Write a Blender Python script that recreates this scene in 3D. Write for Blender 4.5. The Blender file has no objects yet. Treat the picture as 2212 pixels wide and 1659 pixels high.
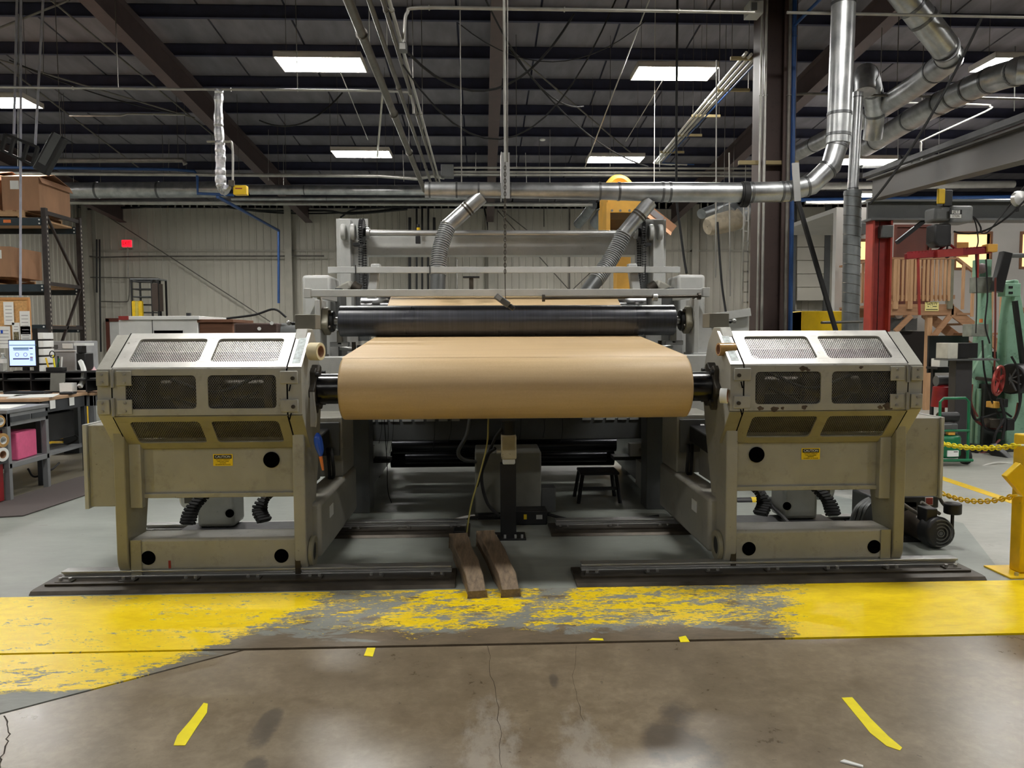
import bpy, math, random
from mathutils import Vector as V, Matrix
random.seed(7)
sc = bpy.context.scene
COL = sc.collection
R = math.radians
# ------------------------------------------------------------------ camera
F = 1640.0; CAM = V((-0.19, 0.0, 1.55))
CM = Matrix.Rotation(R(-2.2), 3, 'Z') @ Matrix.Rotation(R(90 - 3.65), 3, 'X') @ Matrix.Rotation(R(-0.25), 3, 'Z')
cd = bpy.data.cameras.new('camera'); cam = bpy.data.objects.new('camera', cd); COL.objects.link(cam)
cd.sensor_fit = 'HORIZONTAL'; cd.sensor_width = 36.0; cd.lens = F / 2212 * 36.0
cd.clip_start = 0.05; cd.clip_end = 200
cam.matrix_world = Matrix.Translation(CAM) @ CM.to_4x4()
sc.camera = cam
# ------------------------------------------------------------------ world, exposure
w = bpy.data.worlds.new('world'); sc.world = w; w.use_nodes = True
w.node_tree.nodes['Background'].inputs[0].default_value = (0.55, 0.6, 0.7, 1)
w.node_tree.nodes['Background'].inputs[1].default_value = 0.04
sc.view_settings.view_transform = 'Standard'; sc.view_settings.look = 'None'
sc.view_settings.gamma = 1.0; sc.view_settings.use_curve_mapping = False
sc.view_settings.exposure = 1.88
LED = 20.0          # radiance of every LED diffuser in the hall

# ------------------------------------------------------------------ measuring
def ray(x, y): return CM @ V(((x - 1106) / F, -(y - 829.5) / F, -1))
def at(x, y, Y):
    d = ray(x, y); return CAM + d * (Y / d.y)
def fl(x, y, z=0.0):
    d = ray(x, y); return CAM + d * ((z - CAM.z) / d.z)
def atX(x, y, X):
    d = ray(x, y); return CAM + d * ((X - CAM.x) / d.x)

# ------------------------------------------------------------------ materials
def lin(c):
    return tuple((v / 255 / 12.92 if v / 255 <= .04045 else ((v / 255 + .055) / 1.055) ** 2.4) for v in c) + (1,)
MATS = {}
class NT:
    def __init__(s, name):
        s.m = bpy.data.materials.new(name); s.m.use_nodes = True; s.t = s.m.node_tree
        s.p = s.t.nodes['Principled BSDF']
    def n(s, typ, **kw):
        nd = s.t.nodes.new(typ)
        for k, v in kw.items():
            if k[0] == '_': setattr(nd, k[1:], v)
            else:
                key = int(k[1:]) if k[0] == 'i' and k[1:].isdigit() else k
                if isinstance(v, bpy.types.NodeSocket): s.t.links.new(v, nd.inputs[key])
                else: nd.inputs[key].default_value = v
        return nd
    def L(s, a, b): s.t.links.new(a, b)
    def math(s, op, a, b=None, c=None, clamp=False):
        nd = s.t.nodes.new('ShaderNodeMath'); nd.operation = op; nd.use_clamp = clamp
        for i, v in enumerate((a, b, c)):
            if v is None: continue
            if isinstance(v, bpy.types.NodeSocket): s.t.links.new(v, nd.inputs[i])
            else: nd.inputs[i].default_value = v
        return nd.outputs[0]
    def ramp(s, f, stops, interp='LINEAR'):
        nd = s.t.nodes.new('ShaderNodeValToRGB'); cr = nd.color_ramp; cr.interpolation = interp
        while len(cr.elements) < len(stops): cr.elements.new(0.5)
        for e, (p, c) in zip(cr.elements, stops):
            e.position = p; e.color = c if isinstance(c, tuple) else (c, c, c, 1)
        s.L(f, nd.inputs[0]); return nd.outputs[0]
    def mix(s, f, a, b):
        nd = s.t.nodes.new('ShaderNodeMix'); nd.data_type = 'RGBA'
        for k, v in ((0, f), (6, a), (7, b)):
            if isinstance(v, bpy.types.NodeSocket): s.L(v, nd.inputs[k])
            else: nd.inputs[k].default_value = v
        return nd.outputs[2]
    def coord(s, scale=(1, 1, 1), geo=False):
        c = s.n('ShaderNodeNewGeometry').outputs[0] if geo else s.n('ShaderNodeTexCoord').outputs['Object']
        mp = s.n('ShaderNodeMapping'); s.L(c, mp.inputs[0]); mp.inputs[3].default_value = scale
        return mp.outputs[0]
    def noise(s, vec, scale, detail=4, rough=.55, dist=0):
        nd = s.n('ShaderNodeTexNoise'); s.L(vec, nd.inputs['Vector'])
        nd.inputs['Scale'].default_value = scale; nd.inputs['Detail'].default_value = detail
        nd.inputs['Roughness'].default_value = rough; nd.inputs['Distortion'].default_value = dist
        return nd.outputs[0]
    def bump(s, h, st=.2, d=.01):
        nd = s.n('ShaderNodeBump'); s.L(h, nd.inputs['Height']); nd.inputs['Strength'].default_value = st
        nd.inputs['Distance'].default_value = d; s.L(nd.outputs[0], s.p.inputs['Normal'])
def M(name, c, rough=.5, metal=0., var=.12, scale=6, stretch=(1, 1, 1), c2=None, dirt=None, bump=0., geo=False, spec=None):
    """painted or plain surface: base colour c varied by noise towards c2, optional dirt (colour, amount)"""
    if name in MATS: return MATS[name]
    s = NT(name); v = s.coord(stretch, geo); a = lin(c)
    f = s.noise(v, scale)
    lo = lin(c2) if c2 else tuple(x * (1 - var * 1.6) for x in a[:3]) + (1,)
    hi = tuple(min(1, x * (1 + var)) for x in a[:3]) + (1,)
    col = s.ramp(f, [(.3, lo), (.7, hi)])
    if dirt:
        g = s.noise(v, scale * 2.7, 6, .65)
        k = s.ramp(g, [(.5 + .2 * (1 - dirt[1]), 0.), (.62 + .2 * (1 - dirt[1]), 1.)])
        col = s.mix(k, col, lin(dirt[0]))
    s.L(col, s.p.inputs['Base Color'])
    s.L(s.ramp(f, [(.2, max(.02, rough - .08)), (.8, min(1, rough + .08))]), s.p.inputs['Roughness'])
    s.p.inputs['Metallic'].default_value = metal
    if spec is not None: s.p.inputs['Specular IOR Level'].default_value = spec
    if bump: s.bump(s.noise(v, scale * 5, 3), bump)
    MATS[name] = s.m; return s.m
def EM(name, c, strength):
    if name in MATS: return MATS[name]
    s = NT(name); s.p.inputs['Base Color'].default_value = lin(c)
    s.p.inputs['Emission Color'].default_value = lin(c); s.p.inputs['Emission Strength'].default_value = strength
    MATS[name] = s.m; return s.m

# ------------------------------------------------------------------ mesh builder
ORG = {}
def base(d):
    d = V(d).normalized(); a = V((0, 0, 1)) if abs(d.z) < .9 else V((1, 0, 0))
    u = d.cross(a).normalized(); return u, d.cross(u).normalized(), d
class B:
    def __init__(s): s.v = []; s.f = []
    def add(s, vs, fs):
        o = len(s.v); s.v += [V(p) for p in vs]; s.f += [tuple(i + o for i in f) for f in fs]; return s
    def box(s, x0, x1, y0, y1, z0, z1):
        return s.add([(x, y, z) for x in (x0, x1) for y in (y0, y1) for z in (z0, z1)],
                     [(0, 1, 3, 2), (4, 6, 7, 5), (0, 4, 5, 1), (2, 3, 7, 6), (0, 2, 6, 4), (1, 5, 7, 3)])
    def obox(s, o, U, W, N):          # corner o and three edge vectors
        o, U, W, N = V(o), V(U), V(W), V(N)
        return s.add([o + a * U + b * W + c * N for a in (0, 1) for b in (0, 1) for c in (0, 1)],
                     [(0, 1, 3, 2), (4, 6, 7, 5), (0, 4, 5, 1), (2, 3, 7, 6), (0, 2, 6, 4), (1, 5, 7, 3)])
    def bar(s, p, q, w, h, up=(0, 0, 1)):   # rectangular bar from p to q
        p, q = V(p), V(q); d = (q - p).normalized(); u = d.cross(V(up))
        if u.length < 1e-4: u = d.cross(V((0, 1, 0)))
        u = u.normalized() * w; n = u.cross(d).normalized() * h
        return s.obox(p - u / 2 - n / 2, q - p, u, n)
    def prism(s, pts, ax, a, b):
        g = {'x': lambda t, p: (t, p[0], p[1]), 'y': lambda t, p: (p[0], t, p[1]), 'z': lambda t, p: (p[0], p[1], t)}[ax]
        n = len(pts)
        return s.add([g(a, p) for p in pts] + [g(b, p) for p in pts],
                     [tuple(range(n))[::-1], tuple(range(n, 2 * n))] + [(i, (i + 1) % n, n + (i + 1) % n, n + i) for i in range(n)])
    def cyl(s, p, q, r, r2=None, n=20, cap=True):
        p, q = V(p), V(q); u, w2, d = base(q - p); r2 = r if r2 is None else r2
        c = [(math.cos(2 * math.pi * i / n), math.sin(2 * math.pi * i / n)) for i in range(n)]
        vs = [p + (u * a + w2 * b) * r for a, b in c] + [q + (u * a + w2 * b) * r2 for a, b in c]
        fs = [(i, (i + 1) % n, n + (i + 1) % n, n + i) for i in range(n)]
        if cap: fs += [tuple(range(n))[::-1], tuple(range(n, 2 * n))]
        return s.add(vs, fs)
    def ring(s, p, q, ro, ri, n=24):     # hollow cylinder
        return s.lathe([(ri, 0), (ro, 0), (ro, 1), (ri, 1)], p, V(q) - V(p), n, True)
    def lathe(s, prof, p, d, n=24, closed=False):   # profile (radius, fraction of d)
        p, d = V(p), V(d); u, w2, _ = base(d); m = len(prof)
        vs = [p + d * t + (u * math.cos(2 * math.pi * i / n) + w2 * math.sin(2 * math.pi * i / n)) * r for i in range(n) for r, t in prof]
        fs = []
        for i in range(n):
            j = (i + 1) % n
            for k in range(m if closed else m - 1):
                k2 = (k + 1) % m; fs.append((i * m + k, j * m + k, j * m + k2, i * m + k2))
        return s.add(vs, fs)
    def tube(s, pts, r, n=8, cap=True, closed=False):
        pts = [V(p) for p in pts]; m = len(pts); vs = []; fs = []
        pu = None
        for i, p in enumerate(pts):
            a = pts[i - 1] if (i or closed) else p; b = pts[(i + 1) % m] if (i < m - 1 or closed) else p
            d = (b - a).normalized()
            if pu is None: u = base(d)[0]
            else:
                u = pu - d * pu.dot(d); u = u.normalized() if u.length > 1e-5 else base(d)[0]
            pu = u; w2 = d.cross(u); rr = r(i / (m - 1)) if callable(r) else r
            vs += [p + (u * math.cos(2 * math.pi * k / n) + w2 * math.sin(2 * math.pi * k / n)) * rr for k in range(n)]
        for i in range(m if closed else m - 1):
            j = (i + 1) % m
            for k in range(n): fs.append((i * n + k, i * n + (k + 1) % n, j * n + (k + 1) % n, j * n + k))
        if cap and not closed: fs += [tuple(range(n))[::-1], tuple(range((m - 1) * n, m * n))]
        return s.add(vs, fs)
    def ball(s, c, r, n=12, sz=1):
        m = n // 2
        return s.lathe([(max(1e-4, r * math.sin(math.pi * i / m)), .5 - .5 * math.cos(math.pi * i / m)) for i in range(m + 1)],
                       V(c) - V((0, 0, r * sz)), (0, 0, 2 * r * sz), n)
    def build(s, name, mat, parent=None, bevel=0, label=None, cat=None, group=None, kind=None, sharp=32, seg=2):
        vs = s.v
        if parent is not None: o = ORG[parent.name]
        else:
            xs = [p.x for p in vs]; ys = [p.y for p in vs]; zs = [p.z for p in vs]
            o = V(((min(xs) + max(xs)) / 2, (min(ys) + max(ys)) / 2, min(zs)))
        me = bpy.data.meshes.new(name); me.from_pydata([p - o for p in vs], [], s.f); me.validate()
        me.shade_smooth(); me.set_sharp_from_angle(angle=R(sharp)); me.materials.append(mat)
        ob = bpy.data.objects.new(name, me); COL.objects.link(ob); ORG[ob.name] = o
        if parent is None: ob.location = o
        else: ob.parent = parent
        if bevel:
            b = ob.modifiers.new('bevel', 'BEVEL'); b.width = bevel; b.segments = seg; b.limit_method = 'ANGLE'; b.angle_limit = R(40)
            b.harden_normals = False
        tag(ob, label, cat, group, kind); return ob
def tag(o, label=None, cat=None, group=None, kind=None):
    for k, v in (('label', label), ('category', cat), ('group', group), ('kind', kind)):
        if v: o[k] = v
    return o
def thing(name, label, cat, loc, group=None, kind=None):
    o = bpy.data.objects.new(name, None); o.location = V(loc); o.empty_display_size = .05
    COL.objects.link(o); ORG[o.name] = V(loc); return tag(o, label, cat, group, kind)
def dup(root, off, label=None, rz=None, parent=None, first=True):
    c = root.copy(); COL.objects.link(c); ORG[c.name] = ORG.get(root.name, V((0, 0, 0))) + (V(off) if first else V((0, 0, 0)))
    if parent is not None: c.parent = parent
    if first:
        c.location = root.location + V(off)
        if rz is not None: c.rotation_euler = (0, 0, rz)
        if label: c['label'] = label
    for ch in list(root.children): dup(ch, off, None, None, c, False)
    return c
def sm(pts, n=6):
    pts = [V(p) for p in pts]; P = [2 * pts[0] - pts[1]] + pts + [2 * pts[-1] - pts[-2]]; out = []
    for i in range(1, len(P) - 2):
        a, b, c, d = P[i - 1:i + 3]
        for k in range(n):
            t = k / n
            out.append(.5 * (2 * b + (c - a) * t + (2 * a - 5 * b + 4 * c - d) * t * t + (3 * b - a - 3 * c + d) * t ** 3))
    return out + [pts[-1]]
def sag(p, q, s, n=12):
    p, q = V(p), V(q); return [p.lerp(q, i / n) - V((0, 0, s * 4 * (i / n) * (1 - i / n))) for i in range(n + 1)]
def text(s, size, loc, U, W, mat, parent, width=None, name='lettering', ext=.0008):
    """flat lettering centred at loc, reading along U, upright along W"""
    cu = bpy.data.curves.new('t', 'FONT'); cu.body = s; cu.size = size; cu.extrude = ext; cu.align_x = 'CENTER'; cu.align_y = 'CENTER'
    cu.resolution_u = 2; t = bpy.data.objects.new('t', cu); COL.objects.link(t)
    bpy.context.view_layer.update()
    me = bpy.data.meshes.new_from_object(t); bpy.data.objects.remove(t)
    U = V(U).normalized(); W = V(W).normalized(); N = U.cross(W); o = ORG[parent.name]
    k = 1
    if width:
        xs = [v.co.x for v in me.vertices]; k = width / max(1e-6, max(xs) - min(xs))
    me.transform(Matrix.Scale(1, 4))
    for v in me.vertices: v.co = V(loc) + U * v.co.x * k + W * v.co.y + N * v.co.z - o
    me.materials.append(mat); ob = bpy.data.objects.new(name, me); COL.objects.link(ob); ob.parent = parent; ORG[ob.name] = o
    return ob
X3, Y3, Z3 = V((1, 0, 0)), V((0, 1, 0)), V((0, 0, 1))
# ------------------------------------------------------------------ special materials
def m_concrete():
    s = NT('polished_brown_concrete'); v = s.coord(geo=True)
    a = s.noise(v, .9, 6, .6); b = s.noise(v, 7, 8, .7); c = s.noise(v, 60, 3, .6)
    f = s.math('ADD', s.math('MULTIPLY', a, .4), s.math('ADD', s.math('MULTIPLY', b, .38), s.math('MULTIPLY', s.noise(v, 28, 6, .7, 1.), .22)))
    col = s.ramp(f, [(.32, lin((88, 76, 60))), (.5, lin((124, 110, 90))), (.68, lin((158, 144, 120)))])
    sep = s.n('ShaderNodeSeparateXYZ'); s.L(s.n('ShaderNodeNewGeometry').outputs[0], sep.inputs[0])
    # pale scuffed patch in front of the machine and dark scuffs beside it
    def patch(cx, cy, rx, ry, nz, lo, hi):
        dx = s.math('POWER', s.math('DIVIDE', s.math('SUBTRACT', sep.outputs[0], cx), rx), 2)
        dy = s.math('POWER', s.math('DIVIDE', s.math('SUBTRACT', sep.outputs[1], cy), ry), 2)
        g = s.math('SUBTRACT', 1.0, s.math('ADD', dx, dy), clamp=True)
        return s.ramp(s.math('MULTIPLY', s.math('POWER', g, .5), nz), [(lo, 0.), (hi, 1.)])
    vs = s.coord((4, 1.8, 1), True); nz = s.noise(vs, 4, 8, .75)
    k1 = s.math('MAXIMUM', patch(-.17, 2.75, .17, .6, nz, .34, .5), patch(.18, 2.7, .16, .55, nz, .36, .52))
    col = s.mix(s.math('MULTIPLY', k1, .5), col, lin((172, 166, 156)))
    n2 = s.noise(v, 5, 5, .7)
    for cx, cy, rx, ry in ((-1.06, 2.95, .07, .22), (-1.02, 2.66, .06, .12), (.12, 3.32, .03, .1), (.55, 2.75, .2, .25), (.62, 3.0, .12, .14), (2.3, 2.75, .3, .2)):
        k = patch(cx, cy, rx, ry, n2, .3, .45)
        col = s.mix(s.math('MULTIPLY', k, .6), col, lin((66, 62, 60)))
    # dark specks
    sp = s.ramp(s.noise(v, 26, 2, .5), [(.72, 0.), (.75, 1.)])
    col = s.mix(s.math('MULTIPLY', sp, .5), col, lin((56, 50, 44)))
    s.L(col, s.p.inputs['Base Color'])
    s.L(s.ramp(f, [(.3, .22), (.7, .42)]), s.p.inputs['Roughness'])
    s.p.inputs['Specular IOR Level'].default_value = .55; s.p.inputs['Coat Weight'].default_value = .55; s.p.inputs['Coat Roughness'].default_value = .30
    s.bump(s.math('ADD', b, s.math('MULTIPLY', c, .5)), .12, .004)
    return s.m
def m_painted(name, c, c2, wear):
    s = NT(name); v = s.coord((1, 2.2, 1), True)
    a = s.noise(v, .8, 5, .6); b = s.noise(v, 6, 8, .72)
    f = s.math('ADD', s.math('MULTIPLY', a, .5), s.math('MULTIPLY', b, .5))
    col = s.ramp(f, [(.3, lin(c2)), (.62, lin(c))])
    d = s.ramp(s.noise(v, 3.2, 8, .75), [(.62, 0.), (.66, 1.)])
    col = s.mix(s.math('MULTIPLY', d, wear), col, lin((104, 96, 84)))
    s.L(col, s.p.inputs['Base Color']); s.L(s.ramp(f, [(.3, .3), (.7, .5)]), s.p.inputs['Roughness'])
    s.bump(b, .08, .004); return s.m
def m_yellowband():
    """worn yellow paint over older grey paint over bare concrete"""
    s = NT('worn_yellow_floor_paint')
    g = s.n('ShaderNodeNewGeometry').outputs[0]; sep = s.n('ShaderNodeSeparateXYZ'); s.L(g, sep.inputs[0])
    x, y = sep.outputs[0], sep.outputs[1]
    mp = s.n('ShaderNodeMapping'); s.L(g, mp.inputs[0]); mp.inputs[3].default_value = (1, 2.4, 1)
    big = s.noise(mp.outputs[0], 1.6, 4, .6); mid = s.noise(mp.outputs[0], 6, 9, .75, .6); fine = s.noise(mp.outputs[0], 22, 8, .75, .8)
    # how much yellow survives, from left to right (x -4 .. 4)
    xf = s.math('DIVIDE', s.math('ADD', s.math('ADD', x, s.math('MULTIPLY', s.math('SUBTRACT', y, 4.15), -.55)), 4), 8)
    cov = s.ramp(xf, [(0, .64), (.325, .62), (.345, .44), (.40, .39), (.41, .52), (.49, .53), (.505, .37), (.52, .53), (.6, .5), (.68, .46), (.70, .62), (.72, .82), (.80, .78), (1, .82)])
    # towards the front joint the middle is walked bare
    yb = s.ramp(s.math('SUBTRACT', y, 3.7), [(.06, .0), (.3, 1.)])
    edge = s.ramp(xf, [(.31, 0.), (.36, 1.), (.66, 1.), (.71, 0.)])
    bare = s.math('MULTIPLY', s.math('SUBTRACT', 1, yb), edge)
    nz = s.math('ADD', s.math('MULTIPLY', big, .2), s.math('ADD', s.math('MULTIPLY', mid, .38), s.math('MULTIPLY', fine, .42)))
    thr = s.math('SUBTRACT', s.math('ADD', s.math('MULTIPLY', cov, .42), .29), s.math('MULTIPLY', bare, .16))
    ky = s.ramp(s.math('SUBTRACT', s.math('ADD', thr, .5), nz), [(.49, 0.), (.505, 1.)])
    kg = s.ramp(s.math('SUBTRACT', s.math('ADD', s.math('SUBTRACT', .56, s.math('MULTIPLY', bare, .22)), .5), s.noise(mp.outputs[0], 3.1, 8, .7, .5)), [(.47, 0.), (.52, 1.)])
    kg = s.math('MAXIMUM', kg, s.ramp(xf, [(.3, 1.), (.36, 0.)]))
    # the corner nearest the left edge of the slab was only ever painted grey
    only = s.ramp(s.math('ADD', s.math('SUBTRACT', y, 3.30), s.math('MULTIPLY', s.math('SUBTRACT', mid, .5), .25)), [(0, 0.), (.03, 1.)])
    ky = s.math('MULTIPLY', ky, only)
    old = s.mix(kg, s.ramp(mid, [(.3, lin((86, 75, 60))), (.7, lin((122, 108, 88)))]), s.ramp(mid, [(.3, lin((112, 114, 108))), (.7, lin((140, 142, 136)))]))
    yel = s.ramp(mid, [(.25, lin((222, 184, 8))), (.6, lin((250, 218, 14)))])
    col = s.mix(ky, old, yel)
    s.L(col, s.p.inputs['Base Color']); s.L(s.ramp(ky, [(0, .42), (1, .34)]), s.p.inputs['Roughness'])
    s.bump(s.math('ADD', ky, s.math('MULTIPLY', fine, .3)), .25, .002); return s.m
def m_kraft():
    s = NT('kraft_paper'); v = s.coord((.5, 9, 9)); v2 = s.coord((1, 1, 1))
    f = s.math('ADD', s.math('MULTIPLY', s.noise(v, 2.0, 5, .6), .7), s.math('MULTIPLY', s.noise(v2, 90, 3), .3))
    s.L(s.ramp(f, [(.3, lin((192, 163, 122))), (.7, lin((209, 182, 140)))]), s.p.inputs['Base Color'])
    s.p.inputs['Roughness'].default_value = .5; s.p.inputs['Specular IOR Level'].default_value = .35
    s.bump(f, .04, .003); return s.m
def m_roller():
    s = NT('black_rubber_roller'); v = s.coord((60, 1, 1)); v2 = s.coord((6, 1, 1))
    a = s.noise(v, 1.0, 6, .7); b = s.noise(v2, .8, 4)
    s.L(s.ramp(a, [(.3, lin((44, 46, 52))), (.62, lin((62, 64, 72))), (.8, lin((104, 106, 112)))]), s.p.inputs['Base Color'])
    s.L(s.ramp(b, [(.3, .26), (.7, .42)]), s.p.inputs['Roughness']); s.p.inputs['Specular IOR Level'].default_value = .6
    return s.m
def m_duct():
    s = NT('galvanised_duct'); v = s.coord()
    f = s.noise(v, 5, 4, .6)
    s.L(s.ramp(f, [(.3, lin((150, 152, 154))), (.7, lin((196, 198, 198)))]), s.p.inputs['Base Color'])
    s.p.inputs['Metallic'].default_value = .9
    s.L(s.ramp(f, [(.3, .30), (.7, .42)]), s.p.inputs['Roughness']); return s.m
def m_paint(name, c, chip=(70, 60, 48), amt=.35, rough=.42):
    """machine enamel with chips, smudges and grime"""
    s = NT(name); v = s.coord(); a = s.noise(v, 3.5, 5, .6); b = s.noise(v, 26, 7, .7); d = s.noise(v, 9, 6, .7)
    A = lin(c); lo = tuple(x * .82 for x in A[:3]) + (1,)
    col = s.ramp(a, [(.3, lo), (.65, A)])
    col = s.mix(s.math('MULTIPLY', s.ramp(d, [(.55, 0.), (.75, 1.)]), amt), col, lin(chip))
    col = s.mix(s.math('MULTIPLY', s.ramp(b, [(.655, 0.), (.68, 1.)]), min(1, amt * 1.6)), col, lin(tuple(x * .7 for x in chip)))
    s.L(col, s.p.inputs['Base Color']); s.L(s.ramp(a, [(.2, rough - .06), (.8, rough + .1)]), s.p.inputs['Roughness'])
    s.bump(b, .05, .003); return s.m
def m_wood(name, c, c2, ax=0, sc_=1.):
    s = NT(name); st = [14, 14, 14]; st[ax] = 1.2; v = s.coord(tuple(st)); a = s.noise(v, 1.6 * sc_, 6, .65, .4); b = s.noise(v, 7 * sc_, 4)
    f = s.math('ADD', s.math('MULTIPLY', a, .75), s.math('MULTIPLY', b, .25))
    s.L(s.ramp(f, [(.28, lin(c2)), (.7, lin(c))]), s.p.inputs['Base Color']); s.p.inputs['Roughness'].default_value = .7
    s.bump(f, .25, .004); return s.m
CONC = m_concrete(); GREYP = m_painted('grey_floor_paint', (150, 155, 148), (116, 120, 114), .5)
PALE = m_painted('pale_concrete', (176, 176, 168), (140, 140, 132), .35)
DARKC = m_painted('dark_bare_concrete', (118, 112, 98), (88, 82, 70), .5)
YBAND = m_yellowband(); KRAFT = m_kraft(); ROLLER = m_roller(); DUCT = m_duct()
BEIGE = m_paint('beige_machine_enamel', (162, 160, 150)); BEIGEG = m_paint('grey_beige_guard_enamel', (172, 170, 160), (84, 76, 64), .3); BEIGE2 = m_paint('olive_tan_machine_enamel', (150, 145, 124), amt=.25)
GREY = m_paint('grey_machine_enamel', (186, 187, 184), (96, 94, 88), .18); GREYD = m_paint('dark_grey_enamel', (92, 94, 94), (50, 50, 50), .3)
BARE = M('worn_bare_steel_panel', (196, 194, 188), .38, .35, .12, 7, dirt=((120, 112, 100), .35))
STEEL = M('bright_steel', (190, 190, 188), .36, .8, .08, 3); STEELD = M('oily_steel', (76, 70, 62), .45, .6, .3, 7)
CHROME = M('chrome_roller', (205, 206, 208), .18, 1., .06, 5, stretch=(.3, 6, 6))
BLACK = M('black_paint', (24, 24, 26), .45, 0, .3, 8); RUBBER = M('black_rubber', (22, 22, 23), .7, 0, .25, 10)
BLACKG = M('gloss_black_core', (16, 16, 19), .22, 0, .2, 6); VOID = M('dark_hole', (5, 5, 6), 1., 0, .1, 5, spec=0.)  # dead black on flat discs, standing for the shade inside holes
EXPM = M('expanded_metal', (206, 205, 200), .42, .45, .1, 12); EXPD = M('dark_expanded_metal', (128, 126, 118), .5, .4, .15, 12)
WHITE = M('white_enamel', (226, 227, 224), .45, 0, .05, 4); WHITEP = M('white_paper', (232, 233, 230), .8, 0, .05, 6)
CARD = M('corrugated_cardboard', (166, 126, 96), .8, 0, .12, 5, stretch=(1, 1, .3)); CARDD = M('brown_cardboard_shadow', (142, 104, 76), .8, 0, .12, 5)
RACKB = M('dark_teal_rack_beam', (38, 52, 60), .5, 0, .2, 6); RACKP = M('dark_brown_rack_post', (54, 46, 44), .55, 0, .3, 8)
YEL = M('yellow_enamel', (238, 196, 14), .4, 0, .1, 6, dirt=((120, 90, 20), .2)); YELT = M('yellow_tape', (250, 232, 24), .45, 0, .06, 14)
ORNG = M('ochre_yellow_enamel', (222, 168, 70), .5, 0, .1, 4, dirt=((120, 84, 30), .2))
RED = M('red_enamel', (150, 44, 38), .5, 0, .15, 6); RED_LIT = M('red_oxide_steel', (168, 62, 50), .55, 0, .15, 5)
REDD = M('deep_red', (136, 20, 26), .5, 0, .2, 6); GREENM = m_paint('mint_green_enamel', (142, 184, 158), (70, 84, 70), .6)
GREENC = M('green_compressor_enamel', (18, 112, 72), .35, 0, .12, 6); BLUEP = M('blue_pipe', (40, 78, 134), .45, .1, .12, 6)
BROWNS = m_paint('brown_primer_steel', (74, 58, 54), (38, 30, 28), .5, .6); NAVY = M('dark_navy_roof_steel', (54, 56, 78), .65, 0, .15, 5)
INSUL = M('grey_roof_insulation', (124, 121, 128), .9, 0, .16, 3, stretch=(1, .3, 1), geo=True); RAFT = M('brown_rafter_primer', (88, 74, 74), .6, 0, .15, 5)
WALLM = M('beige_wall_cladding', (196, 192, 180), .6, 0, .07, .6, geo=True); WALLT = M('beige_wall_trim', (176, 172, 160), .6, 0, .1, 2)
OFFW = M('office_wall_paint', (176, 174, 170), .8, 0, .05, 1.5); BLOCKW = M('white_wall_paint', (206, 205, 200), .8, 0, .05, 2)
PIPE = M('conduit_steel', (170, 168, 162), .4, .7, .15, 5); PIPED = M('dull_iron_pipe', (116, 112, 106), .5, .55, .2, 6); PVC = M('white_pvc', (206, 204, 196), .45, 0, .06, 5)
FOIL = M('crinkled_foil', (206, 206, 208), .22, 1., .15, 30, bump=.5); FLEX = M('grey_flex_hose', (84, 86, 86), .45, .3, .12, 8)
SPIRAL = M('dull_spiral_duct', (136, 140, 142), .45, .7, .15, 6); WOODT = m_wood('stair_timber', (190, 152, 114), (152, 114, 80), 2)
WOODX = m_wood('stair_timber_beam', (170, 130, 96), (130, 94, 66), 0); OLDW = m_wood('weathered_timber', (142, 122, 98), (70, 57, 44), 1, 1.6); PALLET = m_wood('pallet_wood', (196, 158, 116), (150, 116, 82), 0)
CORK = M('cork_board', (206, 160, 104), .9, 0, .15, 40); BENCH = M('grey_bench_steel', (132, 134, 136), .45, .2, .1, 5); BENCHD = M('charcoal_bench_steel', (66, 69, 73), .45, .2, .15, 6)
BTOP = M('kraft_bench_top', (186, 152, 120), .6, 0, .1, 5); MATT = M('dark_rubber_mat', (84, 76, 74), .8, 0, .1, 12, bump=.3, stretch=(1, 6, 1)); PINK = M('pink_foam', (214, 92, 134), .85, 0, .06, 20)
TAPEB = M('brown_packing_tape', (176, 138, 84), .25, 0, .08, 8); TAPEC = M('cream_masking_tape', (222, 208, 168), .6, 0, .05, 8)
DOORB = M('brown_door', (104, 56, 44), .5, 0, .1, 3); BLUE = M('blue_plastic', (24, 78, 190), .4, 0, .1, 6); ORANGE = M('orange_plastic', (226, 130, 66), .5, 0, .1, 6)
LAMP = EM('led_diffuser', (255, 253, 248), LED); HOUSE = M('fixture_housing', (206, 198, 190), .5, 0, .05, 4)
AMBER = EM('lit_office_window', (255, 208, 140), .42); SCREEN = EM('monitor_screen', (170, 190, 255), .34); EXITR = EM('lit_exit_face', (250, 24, 44), .5)
ORNL = M('orange_sticker', (236, 128, 60), .6, 0, .05, 5); INKB = M('black_ink', (20, 18, 16), .7, 0, .1, 5); INKG = M('grey_ink', (120, 120, 124), .7, 0, .1, 5); SIGNY = M('caution_yellow', (238, 204, 26), .5, 0, .05, 9); SIGNC = M('cream_sign', (226, 214, 140), .6, 0, .04, 9)
m = NT('clear_pet'); m.p.inputs['Transmission Weight'].default_value = .9; m.p.inputs['Roughness'].default_value = .08; m.p.inputs['Base Color'].default_value = (.92, .95, .97, 1); PET = m.m
m = NT('window_glass'); m.p.inputs['Base Color'].default_value = lin((210, 220, 225)); m.p.inputs['Roughness'].default_value = .05; m.p.inputs['Metallic'].default_value = 0; GLASS = m.m

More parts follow.
